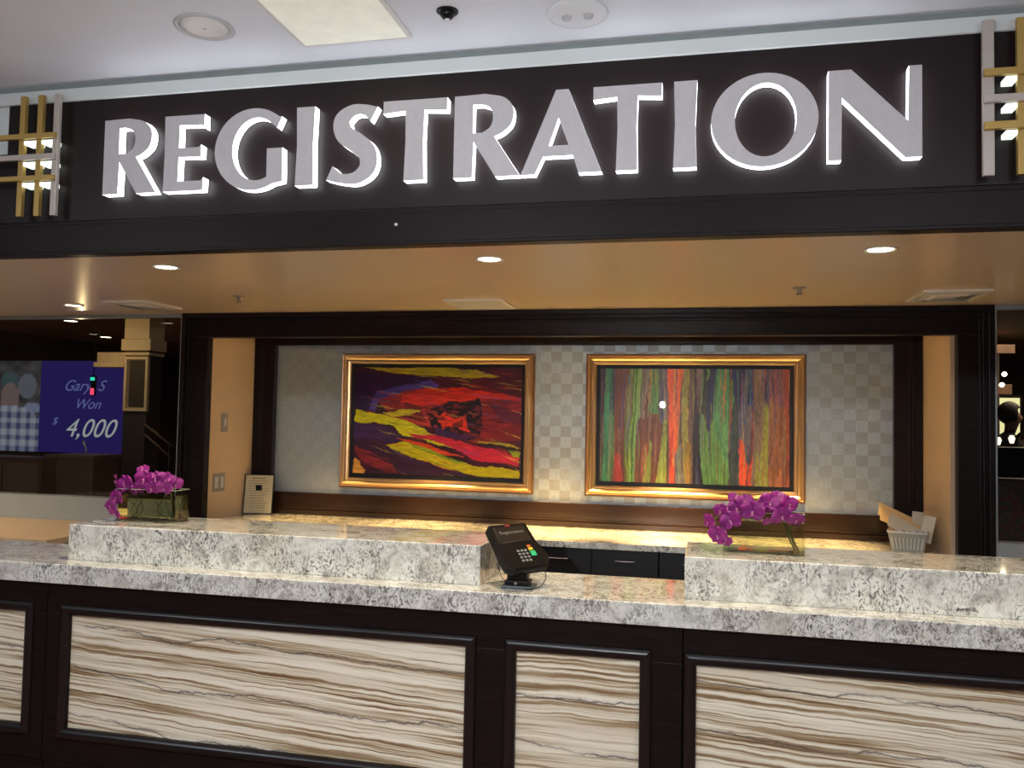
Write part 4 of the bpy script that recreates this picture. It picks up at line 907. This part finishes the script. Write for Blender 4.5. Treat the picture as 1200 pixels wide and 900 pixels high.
# column with lit capital
YL = 6.1
a = at(142, 400, YL); b_ = at(176, 412, YL); c0 = at(147, 418, YL); c1 = at(172, 482, YL); cx = (a.x+b_.x)/2
t = thing('column', 'dark column with a gold capital and framed panel behind the left glass', 'column', (cx, YL, 0)); hw = (b_.x-a.x)/2
bm = bmesh.new(); bx(bm, -hw*0.8, hw*0.8, 0.02, 0.20, 0, a.z-0.02, 0.004); obj('shaft', bm, BROOM, t)
bm = bmesh.new(); bx(bm, -hw, hw, 0, 0.22, b_.z+0.01, a.z+0.02, 0.006); bx(bm, -hw*0.92, hw*0.92, 0.006, 0.21, b_.z-0.03, b_.z-0.005, 0.004); bx(bm, -hw*0.85, hw*0.85, 0.01, 0.21, a.z+0.02, RC, 0.004); obj('capital', bm, CREAM, t)
bm = bmesh.new(); moulding(bm, c0.x-cx, c1.x-cx, c1.z, c0.z, 0.02, [(0, 0), (0, 0.03), (0.022, 0.03), (0.03, 0)]); obj('panel_frame', bm, CREAM, t)
l0 = at(108, 412, YL); l1 = at(143, 430, YL)
bm = bmesh.new(); bx(bm, l0.x, l1.x, YL+0.06, YL+0.20, l1.z+0.04, l0.z, 0.004); bx(bm, l0.x, l1.x, YL+0.02, YL+0.20, l1.z, l1.z+0.04, 0.004)
tag(obj('lintel', bm, CREAM), 'short cream lintel joining the column left side', 'lintel')
light('column_light', 'POINT', (cx-0.15, YL-0.45, 2.05), 2.2, (1, 0.72, 0.35), size=0.005)
p = at(109, 444, 6.3); q = at(109, 458, 6.3)
t = thing('signal_lamp', 'small signal lamp glowing green above red in front of the blue screen', 'lamp', (p.x, 6.3, 0))
box('hanging_rod', -0.003, 0.003, 0.005, 0.011, p.z+0.03, RC, BLACKP, t); box('housing', -0.022, 0.022, 0.0, 0.02, q.z-0.04, p.z+0.03, BLACKP, t, 0.002)
box('green_lens', -0.020, 0.020, -0.012, -0.0005, p.z-0.014, p.z+0.014, pm('green_glow', (0, .3, .2), 0.4, emit=(0.03, 0.55, 0.40), es=1.0), t, 0.004)
box('red_lens', -0.016, 0.016, -0.012, -0.0005, q.z-0.034, q.z+0.022, pm('red_glow', (.4, 0, 0), 0.4, emit=(0.85, 0.06, 0.13), es=1.0), t, 0.004)
# podium, cabinet and rails
a = at(78, 532, 5.7); b_ = at(118, 580, 5.7)
t = thing('podium', 'brown wooden podium standing behind the left glass', 'podium', ((a.x+b_.x)/2, 5.75, 0)); w = (b_.x-a.x)/2
box('body', -w, w, -0.15, 0.15, 0, a.z-0.03, WOODM, t, 0.004); box('top', -w-0.10, w+0.02, -0.17, 0.17, a.z-0.03, a.z, WOODM, t, 0.004)
bm = bmesh.new(); tube(bm, [(-0.02, 0, a.z), (-0.03, 0, a.z+0.05), (-0.06, 0, a.z+0.10)], 0.008); obj('microphone', bm, STEEL, t, True)
a = at(-40, 534, 5.9); b_ = at(45, 580, 5.9)
t = thing('low_cabinet', 'brown low cabinet under the screen at the left edge', 'cabinet', ((a.x+b_.x)/2, 6.05, 0)); w = (b_.x-a.x)/2
box('carcass', -w, w, -0.13, 0.15, 0, a.z, WOODM, t, 0.004)
for s in (-1, 1): d = box('door', s*w/2-w/2+0.01, s*w/2+w/2-0.01, -0.15, -0.131, 0.08, a.z-0.04, BROOMC, t, 0.004)
t = thing('handrail', 'dull sloping handrail behind the left glass near the portal', 'handrail', at(175, 540, 6.0)*1.0); t.location.z = 0
for (x0_, y0_, x1_, y1_) in ((169, 497, 202, 523), (168, 508, 200, 536)):
    A_, B_ = at(x0_, y0_, 6.0), at(x1_, y1_, 6.0); bm = bmesh.new(); tube(bm, [A_-t.location, B_-t.location], 0.008, 8); obj('rail', bm, WOODM, t, True)
for px in (170, 199):
    A_ = at(px, 500 if px == 170 else 522, 6.0)-t.location; bm = bmesh.new(); tube(bm, [(A_.x, 0, 0), (A_.x, 0, A_.z)], 0.008); obj('post', bm, BLACKP, t, True)
for i, (px, py) in enumerate(((83, 376), (180, 375), (124, 395))):
    d = Fv+Rv*(px-600)/998.63-Uv*(py-450)/998.63; s = (RC-1.55)/d.z
    downlight('%s small downlight in the brown ceiling behind the left glass' % ('leftmost', 'rightmost', 'farthest')[i], d.x*s, d.y*s, r=0.085, z=RC, spot=False)
light('back_room_light', 'AREA', (-5.5, 8.0, 2.5), 34, (1.0, 0.70, 0.42), size=1.5)
light('back_room_light', 'AREA', (3.6, 9.6, 2.5), 26, (1.0, 0.75, 0.5), size=1.5)

# ------------------------------------------------------------------ behind the right glass: a poster, a canopy with lamps and a person
a = at(1150, 466, 11.0); b_ = at(1195, 512, 11.0)
t = thing('lit_poster', 'pale yellow backlit poster behind the right glass', 'poster', ((a.x+b_.x)/2, 11.0, 0)); w = (b_.x-a.x)/2
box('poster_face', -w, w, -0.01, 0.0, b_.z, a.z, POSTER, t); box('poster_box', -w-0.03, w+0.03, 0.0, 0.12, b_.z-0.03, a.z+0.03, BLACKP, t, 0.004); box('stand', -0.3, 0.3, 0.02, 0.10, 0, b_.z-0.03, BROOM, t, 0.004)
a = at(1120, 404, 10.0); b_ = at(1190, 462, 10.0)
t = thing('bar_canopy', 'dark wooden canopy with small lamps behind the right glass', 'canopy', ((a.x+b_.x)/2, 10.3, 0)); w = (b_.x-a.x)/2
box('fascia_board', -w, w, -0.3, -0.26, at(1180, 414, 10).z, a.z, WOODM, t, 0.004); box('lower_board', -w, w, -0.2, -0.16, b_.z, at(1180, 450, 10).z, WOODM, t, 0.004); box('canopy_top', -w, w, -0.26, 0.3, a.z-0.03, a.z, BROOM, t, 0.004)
for s in (-1, 1): box('post', s*w-0.05*(s+1), s*w-0.05*(s+1)+0.1, 0.2, 0.3, 0, a.z-0.03, BROOM, t, 0.004)
for (px, py) in ((1177, 438.5), (1174, 451)):
    p = at(px, py, 9.85); bm = bmesh.new(); bmesh.ops.create_icosphere(bm, subdivisions=2, radius=0.025); o = obj('lamp', bm, LAMP, t, True); o.location = p-t.location
t = thing('table_lamps', 'pair of small bright lamps on a dark counter in front of the person', 'lamp', (at(1180, 516, 8.25).x, 8.25, 0))
box('counter', -0.5, 0.4, 0.0, 0.3, 0, at(1180, 524, 8.25).z, BLACKP, t, 0.01)
for px, py in ((1172, 517), (1188, 515)):
    p = at(px, py, 8.25)-t.location; bm = bmesh.new(); lathe(bm, [(0.015, -0.035), (0.028, 0.01), (0.015, 0.035)], (p.x, 0.05, p.z), 14); obj('lamp_shade', bm, DIMLAMP, t, True)
p = at(1165, 560, 7.6)
t = thing('floral_partition', 'floral upholstered low partition in front of the person behind the right glass', 'partition', (p.x+0.5, 7.6, 0))
box('upholstery', -0.7, 1.2, 0, 0.08, 0.06, p.z-0.02, carpet('floral_upholstery', [(0.10, 0.09, 0.06), (0.17, 0.15, 0.10), (0.28, 0.06, 0.06), (0.09, 0.12, 0.08)]), t, 0.01)
box('top_rail', -0.72, 1.22, -0.01, 0.09, p.z-0.02, p.z, WOODM, t, 0.004); box('plinth', -0.7, 1.2, 0, 0.08, 0, 0.06, BROOM, t)
# person, standing in profile, facing right
YP = 9.15
pc = at(1181, 490, YP)
t = thing('person', 'person in dark clothes standing in profile facing right behind the right glass', 'person', (pc.x, YP, 0))
def skinned(name, pts, edges, mat, parent, sub=2, root=0):
    me = bpy.data.meshes.new(name); me.from_pydata([p[:3] for p in pts], edges, [])
    o = bpy.data.objects.new(name, me); COL.objects.link(o)
    md = o.modifiers.new('skin', 'SKIN'); me.skin_vertices  # layer made by the modifier
    for i, p in enumerate(pts): me.skin_vertices[0].data[i].radius = (p[3], p[4] if len(p) > 4 else p[3])
    me.skin_vertices[0].data[root].use_root = True
    o.modifiers.new('sub', 'SUBSURF').levels = sub
    dg = bpy.context.evaluated_depsgraph_get(); m2 = bpy.data.meshes.new_from_object(o.evaluated_get(dg)); bpy.data.objects.remove(o)
    return link(name, m2, mat, parent, True)
K = 1.0
hz = at(1181, 474, YP).z
Z = lambda f: f*hz      # heights as a fraction of the standing height
pts = [(0, 0, Z(.53), .15, .15), (0.01, 0, Z(.62), .125, .15), (0.01, 0, Z(.72), .125, .17), (0.0, 0, Z(.80), .09, .17), (0.01, 0, Z(.845), .055, .055), (0.03, 0, Z(.875), .055, .055), (0.035, 0, Z(.93), .085, .075), (0.03, 0, Z(.97), .075, .07),
       (0.0, .10, Z(.50), .10), (0.02, .10, Z(.28), .062), (-0.01, .10, Z(.05), .04), (0.13, .10, Z(.025), .035),
       (0.0, -.10, Z(.50), .10), (0.03, -.10, Z(.28), .062), (0.0, -.10, Z(.05), .04), (0.14, -.10, Z(.025), .035),
       (-0.01, .20, Z(.80), .055), (-0.03, .23, Z(.64), .042), (0.08, .20, Z(.52), .032),
       (-0.01, -.20, Z(.80), .055), (-0.02, -.24, Z(.64), .042), (0.16, -.20, Z(.58), .032), (0.135, 0, Z(.925), .014)]
ed = [(0, 1), (1, 2), (2, 3), (3, 4), (4, 5), (5, 6), (6, 7), (0, 8), (8, 9), (9, 10), (10, 11), (0, 12), (12, 13), (13, 14), (14, 15), (3, 16), (16, 17), (17, 18), (3, 19), (19, 20), (20, 21), (6, 22)]
body = skinned('body', pts, ed, CLOTH, t)
body.data.materials.append(SKIN)
for p in body.data.polygons:
    if p.center.z > Z(.862): p.material_index = 1
for hx, hy, hzz in ((0.08, .20, Z(.52)), (0.16, -.20, Z(.58))):
    for f in range(5):
        q = (f-2)*0.014
        skinned('finger', [(hx, hy+q*0.5, hzz, .011), (hx+0.03, hy+q, hzz-0.045, .010), (hx+0.035, hy+q, hzz-0.085+abs(q)*0.8, .008)], [(0, 1), (1, 2)], SKIN, t, 1)
bm = bmesh.new(); bmesh.ops.create_icosphere(bm, subdivisions=3, radius=1)
for v in bm.verts:
    v.co = Vector((v.co.x*.108+0.012, v.co.y*.092, v.co.z*.115+Z(.955)))
    if v.co.x > 0.07 and v.co.z < Z(.975): v.co.x = 0.07
obj('hair', bm, HAIR, t, True)

# nothing may carry a scaled-down leftover
bpy.context.view_layer.update()
